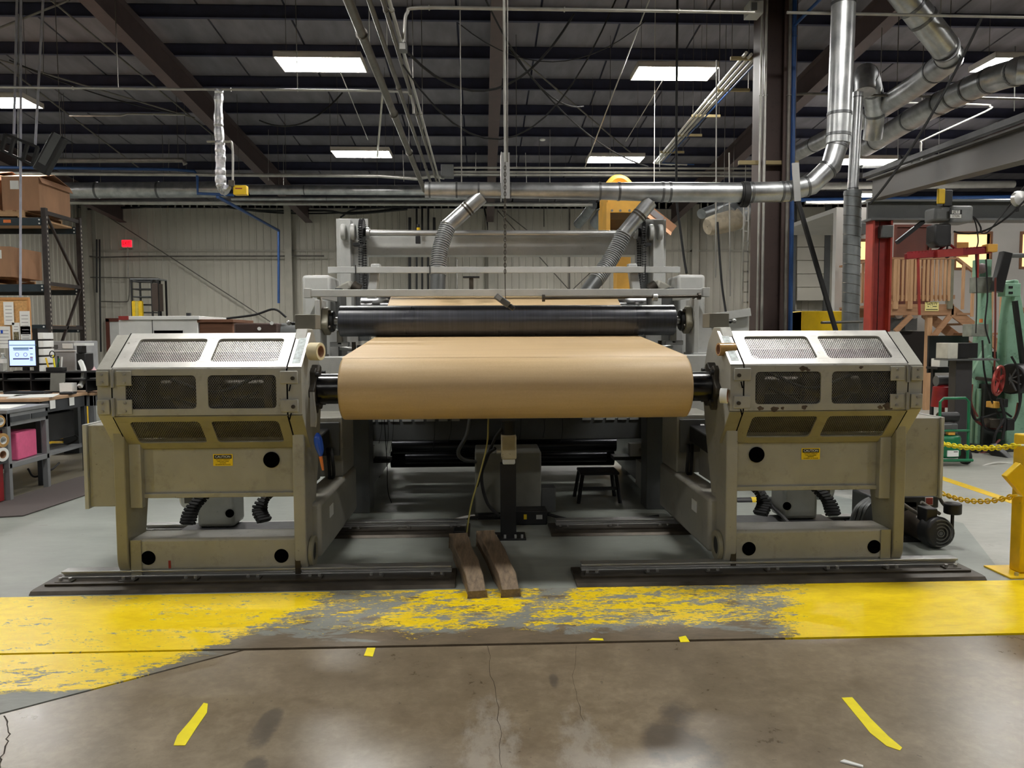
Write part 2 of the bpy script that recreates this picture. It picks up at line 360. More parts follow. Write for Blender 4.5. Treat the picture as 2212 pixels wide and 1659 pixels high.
# ------------------------------------------------------------------ floor
floor = B().box(-24, 30, -14, 30, -.4, -.02).build('floor', M('floor_joint_dirt', (40, 36, 32), .9), kind='structure')
g = .006
def slab(poly, mat, nm='slab'):
    return B().prism(poly, 'z', -.12, 0).build(nm, mat, floor)
slab([(-24, -14), (30, -14), (30, 3.73 - g), (-1.38, 3.72 - g), (-24, -13.06)], CONC)
slab([(-1.40, 3.725 - g), (-24, 3.735 - g), (-24, -13.04)], YBAND)
slab([(-24, 3.735 + g), (30, 3.735 + g), (30, 4.55), (-24, 4.58)], YBAND)
pa, pb = fl(2080, 1130), fl(2212, 1207)
dx = (pa - pb); q1 = pb - dx * 2; q2 = pa + dx * 5
slab([(-24, 4.58), (30, 4.55), (30, q1.y if q1.y > 4.6 else 4.6), (q1.x, max(q1.y, 4.6)), (pa.x, pa.y), (2.6, 8.3), (2.6, 30), (-24, 30)], GREYP)
slab([(30, max(q1.y, 4.6)), (q1.x, max(q1.y, 4.6)), (pa.x, pa.y), (2.6, 8.3), (2.6, 30), (30, 30)], PALE)
# walked-bare strip around the workbenches on the left
pts = [fl(0, 1118), fl(175, 1068), fl(240, 1035), fl(235, 960), fl(0, 960)]
B().prism([(p.x, p.y) for p in pts], 'z', 0, .0015).build('slab', DARKC, floor)
# yellow line on the pale floor to the right
a, b = fl(2020, 1028), fl(2230, 1098)
d = (b - a).normalized(); n = V((-d.y, d.x, 0)) * .06
B().prism([(p.x, p.y) for p in (a - n, b - n, b + n, a + n)], 'z', 0, .002).build('aisle_line', YEL, floor)
def crack(pts, wd):
    b = B(); P = [fl(*p) for p in pts]; Q = []
    for i, p in enumerate(P[:-1]):
        for k in range(5): Q.append(p.lerp(P[i + 1], k / 5) + V((random.uniform(-.008, .008), random.uniform(-.008, .008), 0)))
    Q.append(P[-1])
    vs = []
    for i, p in enumerate(Q):
        t = (Q[min(i + 1, len(Q) - 1)] - Q[max(0, i - 1)]).normalized(); n = V((-t.y, t.x, 0)) * wd * random.uniform(.5, 1)
        vs += [p - n + Z3 * .001, p + n + Z3 * .001]
    b.add(vs, [(2 * i, 2 * i + 1, 2 * i + 3, 2 * i + 2) for i in range(len(Q) - 1)])
    b.build('crack', M('crack_dirt', (52, 44, 36), .95), floor)
crack([(12, 1545), (24, 1580), (8, 1620), (0, 1659)], .0035)
crack([(1052, 1392), (1062, 1460), (1075, 1530), (1082, 1600), (1084, 1659)], .0011)
crack([(1245, 1395), (1238, 1480), (1262, 1560)], .0008)
# floor tape pieces
def tape(px, label):
    P = [fl(*p) for p in px]
    B().prism([(p.x, p.y) for p in P], 'z', .0008, .0022).build('floor_tape', YELT, label=label, cat='tape', group='yellow floor tape pieces')
tape([(375, 1611), (383, 1590), (412, 1556), (440, 1519), (449, 1521), (447, 1540), (425, 1572), (400, 1611)], 'long torn strip of yellow tape on the brown floor at left')
tape([(1818, 1508), (1841, 1507), (1880, 1552), (1920, 1592), (1949, 1616), (1944, 1622), (1915, 1612), (1880, 1584)], 'long torn strip of yellow tape on the brown floor at right')
tape([(786, 1417), (793, 1400), (811, 1400), (805, 1419)], 'small square of yellow tape at the floor joint, left of the two planks')
tape([(1470, 1388), (1466, 1377), (1481, 1374), (1490, 1387)], 'small torn yellow tape square at the joint below the right rail')
tape([(1272, 1383), (1280, 1379), (1302, 1380), (1304, 1384)], 'tiny yellow tape sliver lying on the floor joint at centre')
P = [fl(*p) for p in [(-60, 1122), (50, 1116), (182, 1072), (300, 1030), (270, 1012), (160, 1035), (-60, 1105)]]
B().prism([(p.x, p.y) for p in P], 'z', .002, .014).build('floor_mat', MATT, label='dark ribbed anti-fatigue mat in front of the workbenches', cat='mat', bevel=.004)
# debris on the floor
for x, y, r, l in ((2176, 1650, .02, 'small crumpled white paper scrap on the floor at bottom right'),):
    p = fl(1835, 1650); B().prism([(p.x - .03, p.y + .01), (p.x + .035, p.y - .03), (p.x + .04, p.y - .02), (p.x - .01, p.y + .02)], 'z', .001, .006).build('paper_scrap', WHITEP, label=l, cat='scrap')

# ------------------------------------------------------------------ walls
BW = 27.5; LX = -14.3; RX = 19.0; SL = .08
def rz(Y): return 7.73 - SL * Y        # underside of the rafters
def wall_panels(parent, n, step, place, h):
    b = B(); pts = []; k = 4; cw = step / k
    pr = [(0, 0)]
    for i in range(k):
        o = i * cw; pr += [(o + cw * .08, 0), (o + cw * .14, -.03), (o + cw * .26, -.03), (o + cw * .32, 0)]
    pr += [(step - .004, 0), (step - .004, .02), (0, .02)]
    b.prism(pr, 'z', 0, h); me = None
    for i in range(n):
        if me is None:
            o = b.build('wall_panel', WALLM, parent, sharp=20); me = o
        else:
            o = me.copy(); COL.objects.link(o); o.parent = parent
        o.location, o.rotation_euler = place(i)
wall = B().box(LX - .3, RX + .3, BW + .05, BW + .25, 0, 6.4).build('wall_back', WALLT, kind='structure')
ORG['wall_back'] = V((0, 0, 0)); wb = wall.location.copy()
wall_panels(wall, 33, 1.01, lambda i: (V((LX + i * 1.01, BW, 0)) - wb, (0, 0, 0)), 6.3)
wl = B().box(LX - .25, LX - .05, -14, BW + .2, 0, 9.6).build('wall_left', WALLT, kind='structure')
ORG['wall_left'] = V((0, 0, 0)); w0 = wl.location.copy()
wall_panels(wl, 11, 1.01, lambda i: (V((LX, BW - 11.11 + i * 1.01, 0)) - w0, (0, 0, R(90))), 6.3)
B().box(RX, RX + .2, -14, BW + .2, 0, 12).build('wall_right', OFFW, kind='structure')
B().box(LX, RX, -14.2, -14, 0, 12).build('wall_rear', M('dark_rear_wall', (96, 96, 98), .8), kind='structure')
# wall columns, girts and cross bracing on the back wall
for x in (625, 1062, 1500, 1712):
    p = at(x, 560, BW - .2)
    tw = B().box(p.x - .12, p.x + .12, BW - .34, BW - .31, 0, 6.2); tw.box(p.x - .01, p.x + .01, BW - .31, BW - .06, 0, 6.2); tw.box(p.x - .12, p.x + .12, BW - .06, BW - .04, 0, 6.2)
    tw.build('wall_column', WALLT, wall).location = -wb + V((0, 0, 0))
p = at(178, 500, BW - .4); B().box(p.x - .02, p.x + .16, BW - .4, BW - .1, 0, 6.2).build('wall_column', WALLT, wall).location = -wb
B().box(LX, RX, BW - .06, BW - .045, 4.55, 4.62).build('wall_girt', WALLT, wall).location = -wb
def brace(x0, y0, x1, y1, Y=BW - .3, r=.02):
    B().tube([at(x0, y0, Y), at(x1, y1, Y)], r, 6).build('brace_rod', PIPED, wall).location = -wb
brace(190, 440, 610, 712); brace(1075, 455, 1260, 660); brace(1400, 470, 1180, 680); brace(1085, 455, 1180, 530)

# ------------------------------------------------------------------ roof
ceil = B().obox((LX - .5, -15, rz(-15) + .85), (RX - LX + 1, 0, 0), (0, BW + 15.6, -SL * (BW + 15.6)), (0, 0, .1)).build('ceiling', NAVY, kind='structure')
c0 = ceil.location.copy(); ORG['ceiling'] = c0
pw = 1.52; me = None
for i in range(22):
    b = B().obox((LX + i * pw + .02, -14, rz(-14) + .80), (pw - .04, 0, 0), (0, BW + 14.4, -SL * (BW + 14.4)), (0, 0, .05))
    o = b.build('roof_panel', INSUL, ceil)
for i in range(27):
    Y = 27.5 - i * 1.5; z = rz(Y) + .55
    b = B().box(LX, RX, Y, Y + .012, z, z + .25); b.box(LX, RX, Y - .06, Y, z, z + .012); b.box(LX, RX, Y, Y + .07, z + .24, z + .25)
    b.build('purlin', NAVY, ceil)
for X in (-6.27, .1, 6.6, -12.7, 13.0):
    b = B(); L0, L1 = -14, BW - .2
    def rb(x0, x1, z0, z1): b.obox((x0, L0, rz(L0) + z0), (x1 - x0, 0, 0), (0, L1 - L0, -SL * (L1 - L0)), (0, 0, z1 - z0))
    rb(X - .125, X + .125, 0, .02); rb(X - .006, X + .006, .02, .53); rb(X - .1, X + .1, .53, .55)
    b.build('rafter', RAFT, ceil)
# X-bracing rods in the roof plane
def roofpt(x, y, drop=.3):
    d = ray(x, y); t = (7.73 + .55 - drop - CAM.z) / (d.z + SL * d.y); return CAM + d * t
for a, b_ in (((110, 0), (470, 300)), ((0, 60), (150, 0)), ((0, 135), (310, 370)), ((1100, 105), (1380, 345)), ((0, 130), (420, 255))):
    B().tube([roofpt(*a), roofpt(*b_)], .018, 6).build('brace_rod', PIPED, ceil)
# ------------------------------------------------------------------ expanded metal infill
def strands(w_, h_, du=.0070, dv=.0105, t=.0013):
    """vertical zigzag strands in the local (u, v) plane, one mesh"""
    b = B(); n = int(w_ / du); m_ = int(h_ / dv); vs = []; fs = []
    for j in range(n + 1):
        o = len(vs)
        for i in range(m_ + 1):
            u = j * du + du / 2 * (1 if (i + j) % 2 else -1); v = i * dv
            vs += [(u - t, v, -t * .6), (u + t, v, -t * .6), (u + t, v, t * .6), (u - t, v, t * .6)]
        for i in range(m_):
            for k in range(4):
                a = o + i * 4 + k; c = o + i * 4 + (k + 1) % 4; fs.append((a, c, c + 4, a + 4))
    return vs, fs
def infill(O, U, W, w_, h_, mat, parent):
    U, W = V(U).normalized(), V(W).normalized(); N = U.cross(W); vs, fs = strands(w_, h_)
    b = B(); b.add([V(O) + U * p[0] + W * p[1] + N * p[2] for p in vs], fs)
    b.build('expanded_metal_mesh', mat, parent, kind='stuff')
def framed(b, O, U, W, N, w_, h_, t, wins, cr=.022):
    """sheet w_ by h_ with rounded rectangular windows (u0,u1,v0,v1)"""
    O, U, W, N = V(O), V(U).normalized(), V(W).normalized(), V(N).normalized()
    def q(u0, u1, v0, v1): b.obox(O + U * u0 + W * v0, U * (u1 - u0), W * (v1 - v0), N * t)
    v0, v1 = wins[0][2], wins[0][3]
    q(0, w_, 0, v0); q(0, w_, v1, h_)
    e = [0] + [x for wn in wins for x in wn[:2]] + [w_]
    for i in range(0, len(e), 2): q(e[i], e[i + 1], v0, v1)
    for u0, u1, a, c in wins:
        for cu, su in ((u0, 1), (u1, -1)):
            for cv, sv in ((a, 1), (c, -1)):
                arc = [(cu + su * cr * (1 - math.sin(k * math.pi / 8)), cv + sv * cr * (1 - math.cos(k * math.pi / 8))) for k in range(5)]
                poly = [(cu, cv)] + arc; P = [O + U * x + W * y for x, y in poly]; n = len(P)
                b.add(P + [p + N * t for p in P], [tuple(range(n)), tuple(range(n, 2 * n))[::-1]] + [(i, (i + 1) % n, n + (i + 1) % n, n + i) for i in range(n)])
def caution(stand, cx, cz, Y, side):
    s_ = B().box(cx - .062, cx + .062, Y - .003, Y, cz - .038, cz + .038).build('caution_label', SIGNY, stand, label='yellow CAUTION label')
    B().box(cx - .056, cx + .056, Y - .0036, Y - .003, cz + .008, cz + .033).build('header_band', INKB, s_)
    text('CAUTION', .022, (cx, Y - .0042, cz + .0205), X3, Z3, WHITEP, s_, .096)
    for i, (t, wd) in enumerate((('DO NOT OPERATE', .088), ('THIS MACHINE', .074), ('WITHOUT', .042), ('GUARDS IN PLACE', .096))):
        text(t, .0085, (cx, Y - .0036, cz + .0015 - i * .0105), X3, Z3, INKB, s_, wd)

def roll_stand(s, label):
    """carriage with two lift arms, brake guard and pivot; s = -1 left, +1 right (mirror about x = 0)"""
    off = .03
    def X(v): return s * v + off
    def xb(b, x0, x1, *r): a, c = X(x0), X(x1); return b.box(min(a, c), max(a, c), *r)
    st = thing('roll_stand', label, 'machine', (X(1.95), 5.2, .05), 'mill roll stands')
    # base beam with two round access holes
    b = xb(B(), 1.41, 2.47, 4.85, 5.08, .062, .268); o = b.build('base_beam', BEIGE, st, bevel=.02)
    for hx in (1.52, 2.36): B().cyl((X(hx), 4.8515, .145), (X(hx), 4.846, .145), .045, n=28).build('access_hole', VOID, o)
    xb(B(), 2.40, 2.47, 4.842, 4.85, .03, .262).build('end_flange', BEIGE2, o, bevel=.004)
    # lift arms
    def arm(x0, x1, nm, mat, top=1.6):
        P = [(4.95 + .125 * math.cos(t), .145 + .125 * math.sin(t)) for t in [R(180 + 20 * k) for k in range(10)]]
        P += [(5.14, .45), (5.27, .8), (5.36, 1.08), (5.36, 1.3), (5.26, min(top, 1.5)), (5.14, top), (5.0, top), (4.86, min(top - .04, 1.45)), (4.835, 1.1), (4.825, .8), (4.825, .3)]
        a = B(); A_, C_ = X(x0), X(x1); a.prism(P, 'x', min(A_, C_), max(A_, C_)); return a.build(nm, mat, st, bevel=.006)
    ia = arm(1.355, 1.43, 'lift_arm', BEIGE); oa = arm(2.475, 2.545, 'lift_arm', BEIGE2, 1.44)
    B().ring((X(1.355), 4.95, .145), (X(1.325), 4.95, .145), .10, .06, 28).build('pivot_ring', BEIGE2, ia, bevel=.005)
    B().cyl((X(1.355), 4.95, .145), (X(1.335), 4.95, .145), .058, n=18).build('pivot_pin', BLACK, ia)
    # main cross plate between the arms, lower flange, round hole, caution label
    b = xb(B(), 1.43, 2.47, 4.93, 4.96, .52, .9); b = xb(b, 1.43, 2.47, 4.915, 4.93, .515, .545); b.build('cross_plate', BEIGE, st, bevel=.004)
    B().cyl((X(1.59), 4.929, .755), (X(1.59), 4.922, .755), .052, n=30).build('round_opening', VOID, st)
    caution(st, X(1.9 if s < 0 else 1.955), .757, 4.93, s)
    b = xb(B(), 2.40, 2.475, 4.88, 4.93, .46, .87); b.build('corner_bracket', BEIGE, st, bevel=.004)
    # guard: three folded faces, each with two mesh windows; fixed strips each side, end caps
    a1, a2 = (5.0, 1.565), (4.72, 1.355); b1, b2 = (4.72, 1.07), (4.92, .845)
    dx0, dx1 = 1.425, 2.475
    wd = dx1 - dx0; xL = min(X(dx0), X(dx1))
    def face(p, q, mat, wins, mmat, nm):
        # p lower (Y,z), q upper
        W = V((0, q[0] - p[0], q[1] - p[1])); h = W.length; W.normalize(); N = V((1, 0, 0)).cross(W)
        b = B(); framed(b, (xL, p[0], p[1]), X3, W, N, wd, h, .012, wins)
        o = b.build(nm, mat, st, bevel=.002)
        for u0, u1, v0, v1 in wins:
            infill(V((xL + u0, p[0], p[1])) + W * v0 - N * .002, X3, W, u1 - u0, v1 - v0, mmat, o)
        return o
    if s < 0: wn = [(.075, .50), (.57, .985)]
    else: wn = [(.07, .49), (.56, .98)]
    face(a2, a1, BARE, [(u0, u1, .055, .29) for u0, u1 in wn], EXPM, 'guard_top_panel')
    mid = face(b1, a2, BEIGEG, [(u0, u1, .04, .245) for u0, u1 in wn], EXPD, 'guard_door')
    face(b2, b1, BEIGE2, [(u0, u1, .055, .255) for u0, u1 in wn], EXPD, 'guard_lower_panel')
    prof = [a1, a2, b1, b2, (5.16, .845), (5.16, 1.565)]
    def cap(x0, x1, mat, nm):
        A_, C_ = X(x0), X(x1); B().prism(prof, 'x', min(A_, C_), max(A_, C_)).build(nm, mat, st, bevel=.003)
    cap(2.482, 2.575, BEIGEG, 'guard_end_cap')
    # inner fixed strip follows the fold, open behind
    for p, q, mt in ((a2, a1, BARE), (b1, a2, BEIGEG), (b2, b1, BEIGE2)):
        W = V((0, q[0] - p[0], q[1] - p[1])); N = V((1, 0, 0)).cross(W.normalized())
        xa = min(X(1.335), X(1.418)); B().obox((xa, p[0], p[1]), (.083, 0, 0), W, N * .012).build('guard_fixed_strip', mt, st)
    for p, q in ((a2, a1),):
        W = V((0, q[0] - p[0], q[1] - p[1])); N = V((1, 0, 0)).cross(W.normalized())
        xa = min(X(1.35), X(1.40)); B().obox(V((xa, p[0], p[1])) + W * .1 + N * .0125, (.05, 0, 0), W * .75, N * .001).build('warning_sticker', M('faded_sticker', (206, 216, 216), .6, 0, .25, 40), st)
    A_, C_ = X(1.335), X(1.347); B().prism(prof[:4] + [(4.98, .9), (4.98, 1.5)], 'x', min(A_, C_), max(A_, C_)).build('guard_side_plate', BEIGE, st)
    xb(B(), 1.43, 2.475, 5.0, 5.012, 1.45, 1.565).build('guard_back_rail', BARE, st); xb(B(), 1.43, 2.47, 5.15, 5.16, .85, 1.5).build('guard_back_plate', BLACK, st)  # back plate coloured black to stand for the shaded guard interior
    lp = [(5.05, 1.54), (4.745, 1.335), (4.745, 1.085), (4.935, .87), (5.14, .87), (5.14, 1.54)]
    for l0, l1 in ((2.464, 2.474), (1.428, 1.436)): B().prism(lp, 'x', *sorted((X(l0), X(l1)))).build('guard_liner', BLACK, st)  # black liners added so the inside of the guard looks shaded
    for gx0, gx1 in ((1.416, 1.427), (2.473, 2.484)):
        for p, q in ((a2, a1), (b1, a2), (b2, b1)):
            W = V((0, q[0] - p[0], q[1] - p[1])); N = V((1, 0, 0)).cross(W.normalized()); xa = min(X(gx0), X(gx1))
            B().obox(V((xa, p[0], p[1])) + N * .0128, (.006, 0, 0), W, N * .0008).build('door_seam', VOID, st)  # black strip painted over the gap for the shade inside it
    # folded lips
    xb(B(), dx0, dx1, 4.711, 4.722, 1.345, 1.362).build('fold_edge', BARE, st, bevel=.004)
    # hinges on the outer side, latches on the inner side
    for z in (1.30, 1.125):
        h = B(); a = sorted((X(2.36), X(2.45))); c = sorted((X(2.495), X(2.57)))
        h.box(a[0], a[1], 4.70, 4.71, z - .045, z + .045); B().box(c[0], c[1], 4.70, 4.712, z - .045, z + .045).build('hinge_leaf', BEIGEG, st, bevel=.003)
        h = h.build('hinge', BEIGEG, st, bevel=.003); B().cyl((X(2.472), 4.70, z - .055), (X(2.472), 4.70, z + .055), .011, n=12).build('hinge_pin', STEEL, h)
        for hx in (2.40, 2.535):
            for dz in (-.025, .025): B().cyl((X(hx), 4.701, z + dz), (X(hx), 4.692, z + dz), .008, n=8).build('bolt', STEEL, h)
        l = B(); a = sorted((X(1.355), X(1.465))); l.box(a[0], a[1], 4.698, 4.71, z - .04, z + .04)
        l = l.build('latch_plate', BEIGEG, st, bevel=.008); B().cyl((X(1.385), 4.699, z - .005), (X(1.385), 4.686, z - .005), .012, n=12).build('latch_bolt', STEELD, l)
        B().bar((X(1.40), 4.70, z - .045), (X(1.41), 4.70, z - .085), .006, .006).build('latch_slot', VOID, l)
    # brake inside the guard
    br = B().cyl((X(1.55), 5.02, 1.21), (X(1.60), 5.02, 1.21), .20, n=36); br.cyl((X(1.44), 5.02, 1.21), (X(2.3), 5.02, 1.21), .06, n=18)
    br.cyl((X(1.9), 5.02, 1.21), (X(2.2), 5.02, 1.21), .13, n=28); br.build('air_brake', STEELD, st)
    b = B()
    for k in range(3): b.tube(sm([(X(1.65), 4.9, 1.3 - .1 * k), (X(1.9), 4.82, 1.2 - .1 * k), (X(2.2), 4.9, 1.28 - .12 * k)]), .012, 6)
    b.build('brake_hose', RUBBER, st)
    # chuck flange on the inner arm
    P = [(5.05 + r * math.cos(t), 1.205 + r * math.sin(t)) for k in range(24) for t, r in [(R(15 * k), .165 if k % 4 < 2 else .125)]]
    a = sorted((X(1.30), X(1.355))); B().prism(P, 'x', *a).build('chuck_flange', M('dirty_cast_iron', (66, 62, 56), .55, .4, .3, 9), st, bevel=.006)
    for k in range(4):
        t = R(45 + 90 * k); B().cyl((X(1.30), 5.05 + .14 * math.cos(t), 1.205 + .14 * math.sin(t)), (X(1.28), 5.05 + .14 * math.cos(t), 1.205 + .14 * math.sin(t)), .018, n=10).build('bolt', BLACK, st)
    # rear carriage frame: long beam, upright, triangular gusset, lift cylinder and hoses
    b = xb(B(), 1.30, 1.48, 5.02, 6.45, .075, .45); b.build('carriage_beam', BEIGE, st, bevel=.025)
    b = xb(B(), 1.32, 1.62, 5.95, 6.45, .45, .92); b.build('carriage_upright', BEIGE, st, bevel=.012)
    a = sorted((X(1.5), X(1.53))); B().prism([(5.35, .44), (5.95, .44), (5.95, .86)], 'x', *a).build('gusset', GREY, st)
    xb(B(), 1.34, 1.60, 5.925, 5.955, .62, .88).build('mount_plate', GREYD, st, bevel=.004)
    b = B().bar((X(1.48), 5.93, .77), (X(1.48), 5.33, .74), .13, .13); b.build('lift_cylinder', BLACK, st, bevel=.01)
    for k in (0, 1):
        B().tube(sm([(X(1.40 + .03 * k), 5.9, .68), (X(1.37 + .03 * k), 5.8, .60), (X(1.37 + .03 * k), 5.82, .48), (X(1.42), 5.9, .45)]), .013, 8).build('hydraulic_hose', RUBBER, st)
    lb = xb(B(), 1.296, 1.30, 5.30, 5.42, .28, .36).build('white_tag', WHITE, st)
    # drive motor housing seen through the gap
    mh = B(); a = sorted((X(2.12), X(2.40))); mh.box(a[0], a[1], 5.78, 6.05, .10, .52); mh.build('drive_housing', GREY, st, bevel=.03)
    B().cyl((X(2.40), 5.86, .36), (X(2.52), 5.86, .36), .12, n=24).build('housing_cap', WHITE, st, bevel=.02); B().box(min(X(2.41), X(2.47)), max(X(2.41), X(2.47)), 5.735, 5.75, .30, .44).build('cap_recess', GREYD, st)
    B().cyl((X(2.15), 5.782, .21), (X(2.15), 5.772, .21), .032, n=16).build('access_hole', VOID, st)
    xb(B(), 1.6, 2.5, 5.72, 5.95, .072, .10).build('motor_tray', BLACK, st)
    # cable drag chain: one link after another
    def drag(path, w_):
        P = sm(path, 5)
        for p, q in zip(P[:-1], P[1:]):
            d = q - p
            bb = B(); bb.bar(p, p + d * .72, w_, .035); bb.bar(p + d * .72, q, w_ * .7, .022); bb.build('drag_chain_link', RUBBER, st)
    drag([(X(2.16), 5.35, .53), (X(2.17), 5.3, .45), (X(2.22), 5.22, .37), (X(2.23), 5.16, .28)], .1)
    drag([(X(1.46), 5.4, .48), (X(1.6), 5.35, .485), (X(1.72), 5.3, .45), (X(1.77), 5.25, .36), (X(1.72), 5.2, .285)], .1)
    for k in range(2): B().tube(sm([(X(2.38), 5.1, .52), (X(2.25), 5.15, .50 - .02 * k), (X(2.1), 5.3, .53)]), .014, 8).build('hydraulic_hose', RUBBER, st)
    # rust-stained side cover outboard of the guard
    cvr = xb(B(), 2.60, 2.775 if s < 0 else 2.86, 4.98, 5.5, .45, .985).build('side_cover', BEIGE, st, bevel=.006)
    xb(B(), 2.775 if s < 0 else 2.86, 2.80 if s < 0 else 2.88, 4.96, 5.5, .44, .99).build('cover_edge', GREY, cvr, bevel=.003); xb(B(), 2.545, 2.60, 5.1, 5.4, .6, .9).build('cover_bracket', GREYD, st)
    # rollers that carry it on the front rail
    for hx in (1.5, 1.95, 2.38): xb(B(), hx - .09, hx + .09, 4.86, 4.98, .045, .075).build('rail_carriage_block', BLACK, st)
    xb(B(), 1.395, 1.43, 4.83, 4.85, .03, .17).build('stop_bracket', STEELD, st); xb(B(), 2.41, 2.44, 4.915, 4.93, .5, .85).build('edge_strip', BEIGE, st)
    # control box on top towards the machine
    cb = xb(B(), 1.36, 1.5, 5.25, 5.42, 1.6, 1.70).build('junction_box', M('olive_box', (132, 128, 116), .5, .2, .12, 6), st, bevel=.004)
    B().cyl((X(1.5), 5.33, 1.64), (X(1.54), 5.33, 1.64), .012, n=10).build('cable_gland', BLACK, cb); B().ball((X(1.56), 5.33, 1.645), .018).build('cable_gland', STEEL, cb)
    return st
SL_ = roll_stand(-1, 'left beige roll stand with mesh brake guard, left of the paper roll')
SR_ = roll_stand(1, 'right beige roll stand with grease-stained mesh guard, right of the paper roll')
# small red mark on the left base beam, grease stains on the right guard
B().box(-2.205, -2.19, 4.8475, 4.8495, .075, .125).build('red_mark', RED, SL_)
for x, z, r in ((1.83, 1.335, .022), (1.86, 1.325, .012), (1.56, 1.085, .018), (1.65, 1.08, .022), (1.70, 1.085, .012), (1.84, 1.09, .018), (2.38, 1.09, .03), (2.33, 1.085, .016), (2.2, 1.34, .012)):
    ph = random.uniform(0, 6); P = [(x + r * (1 + .22 * math.sin(2 * t + ph) + .14 * math.sin(5 * t)) * math.cos(t), z + .75 * r * (1 + .2 * math.sin(3 * t + ph)) * math.sin(t)) for t in [2 * math.pi * k / 28 for k in range(28)]]
    B().prism(P, 'y', 4.7065, 4.7078).build('grease_stain', M('brown_grease', (84, 70, 56), .5, 0, .4, 30), SR_)
# hooks with tape rolls, blue tool, white ring
def tape_roll(c, ax, ro, ri, w_, mat, label, core=CARD):
    c, ax = V(c), V(ax).normalized() * w_
    t = thing('tape_roll', label, 'tape roll', c - Z3 * ro)
    B().ring(c - ax / 2, c + ax / 2, ro, ri + .004, 32).build('tape', mat, t, bevel=.002)
    B().ring(c - ax / 2, c + ax / 2, ri + .004, ri, 28).build('core', core, t); return t
tape_roll((-1.245, 4.85, 1.455), (1, -.35, 0), .056, .034, .075, TAPEC, 'cream masking tape roll on a hook of the left stand')
tape_roll((1.385, 4.86, 1.455), (1, .1, 0), .042, .03, .11, TAPEB, 'brown packing tape roll on a hook of the right stand')
tape_roll((1.33, 4.72, 1.165), (1, -.5, 0), .048, .04, .045, WHITE, 'white cardboard tape ring hanging on the right stand', CARD)
t = thing('utility_knife', 'blue and orange hand tool hanging under the left chuck', 'tool', (-1.232, 4.83, .72))
B().tube(sm([(-1.24, 4.83, .94), (-1.238, 4.83, .90), (-1.225, 4.83, .82), (-1.222, 4.83, .775)]), lambda f: .008 + .02 * math.sin(math.pi * min(1, f * 1.15)), 10).build('handle', BLUE, t)
B().cyl((-1.224, 4.83, .79), (-1.21, 4.83, .70), .012, .007, n=10).build('tip', ORANGE, t)
t = thing('tape_gun_bracket', 'bent steel spatula hanging beside the left chuck', 'tool', (-1.27, 4.83, .96))
B().box(-1.282, -1.25, 4.822, 4.826, .98, 1.2).build('blade', STEEL, t); B().tube(sm([(-1.262, 4.818, 1.2), (-1.25, 4.815, 1.1), (-1.244, 4.815, 1.02), (-1.25, 4.815, .98)]), .007, 8).build('handle', STEEL, t)

# ------------------------------------------------------------------ paper roll and web
PX0, PX1 = -1.115, 1.175
pr = thing('paper_roll', 'wide brown kraft paper roll on black cores between the two stands', 'paper roll', (.03, 5.05, .99))
prof = []
b = B(); b.lathe([(.1, 0), (.19, 0), (.205, .004), (.207, .008), (.207, .992), (.205, .996), (.19, 1), (.1, 1)], (PX0, 5.05, 1.205), (PX1 - PX0, 0, 0), 96); b.build('roll', KRAFT, pr, sharp=50)
for xa, xb_ in ((PX0 - .155, PX0 + .1), (PX1 - .1, PX1 + .155)): B().cyl((xa, 5.05, 1.205), (xb_, 5.05, 1.205), .101, n=48).build('core_chuck', BLACKG, pr, bevel=.004)
for xa, xb_ in ((PX0 - .004, PX0 + .002), (PX1 - .002, PX1 + .004)): B().ring((xa, 5.05, 1.205), (xb_, 5.05, 1.205), .115, .1, 40).build('core_ring', WHITEP, pr)
rc, rr = V((6.63, 1.68)), .1325; tc, tr = V((7.88, 1.86)), .132
path = [(5.05 + .2085 * math.sin(R(a)), 1.205 + .2085 * math.cos(R(a))) for a in (-14, -8, -4)]
path += [(5.05 + .2085 * math.sin(R(-4)) + (6.62 - 5.05) * f, 1.4130 + (1.5462 - 1.4130) * f) for f in (.02, .15, .35, .6, .85)]
path += [(rc.x + (rr + .001) * math.sin(R(a)), rc.y - (rr + .001) * math.cos(R(a))) for a in (-5, 0, 5, 10, 15, 19.5)]
path += [(tc.x - (tr + .001) * math.sin(R(a)), tc.y + (tr + .001) * math.cos(R(a))) for a in (19.5, 12, 4, -6, -20, -45, -80)] + [(8.05, 1.3)]
up = [V(p) for p in path]; lo = []
for i, p in enumerate(up):
    d = (up[min(i + 1, len(up) - 1)] - up[max(0, i - 1)]).normalized(); lo.append(p - V((-d.y, d.x)) * .0012)
b = B(); n = len(up); vs = []
for x in (PX0 + .004, PX1 - .004): vs += [(x, p.x, p.y) for p in up] + [(x, p.x, p.y) for p in lo]
fs = []
for i in range(n - 1):
    fs += [(i, i + 1, 2 * n + i + 1, 2 * n + i), (n + i, 3 * n + i, 3 * n + i + 1, n + i + 1), (i, n + i, n + i + 1, i + 1), (2 * n + i, 2 * n + i + 1, 3 * n + i + 1, 3 * n + i)]
b.add(vs, fs); b.build('paper_web', KRAFT, pr, label='kraft web running under the black roller', sharp=40)

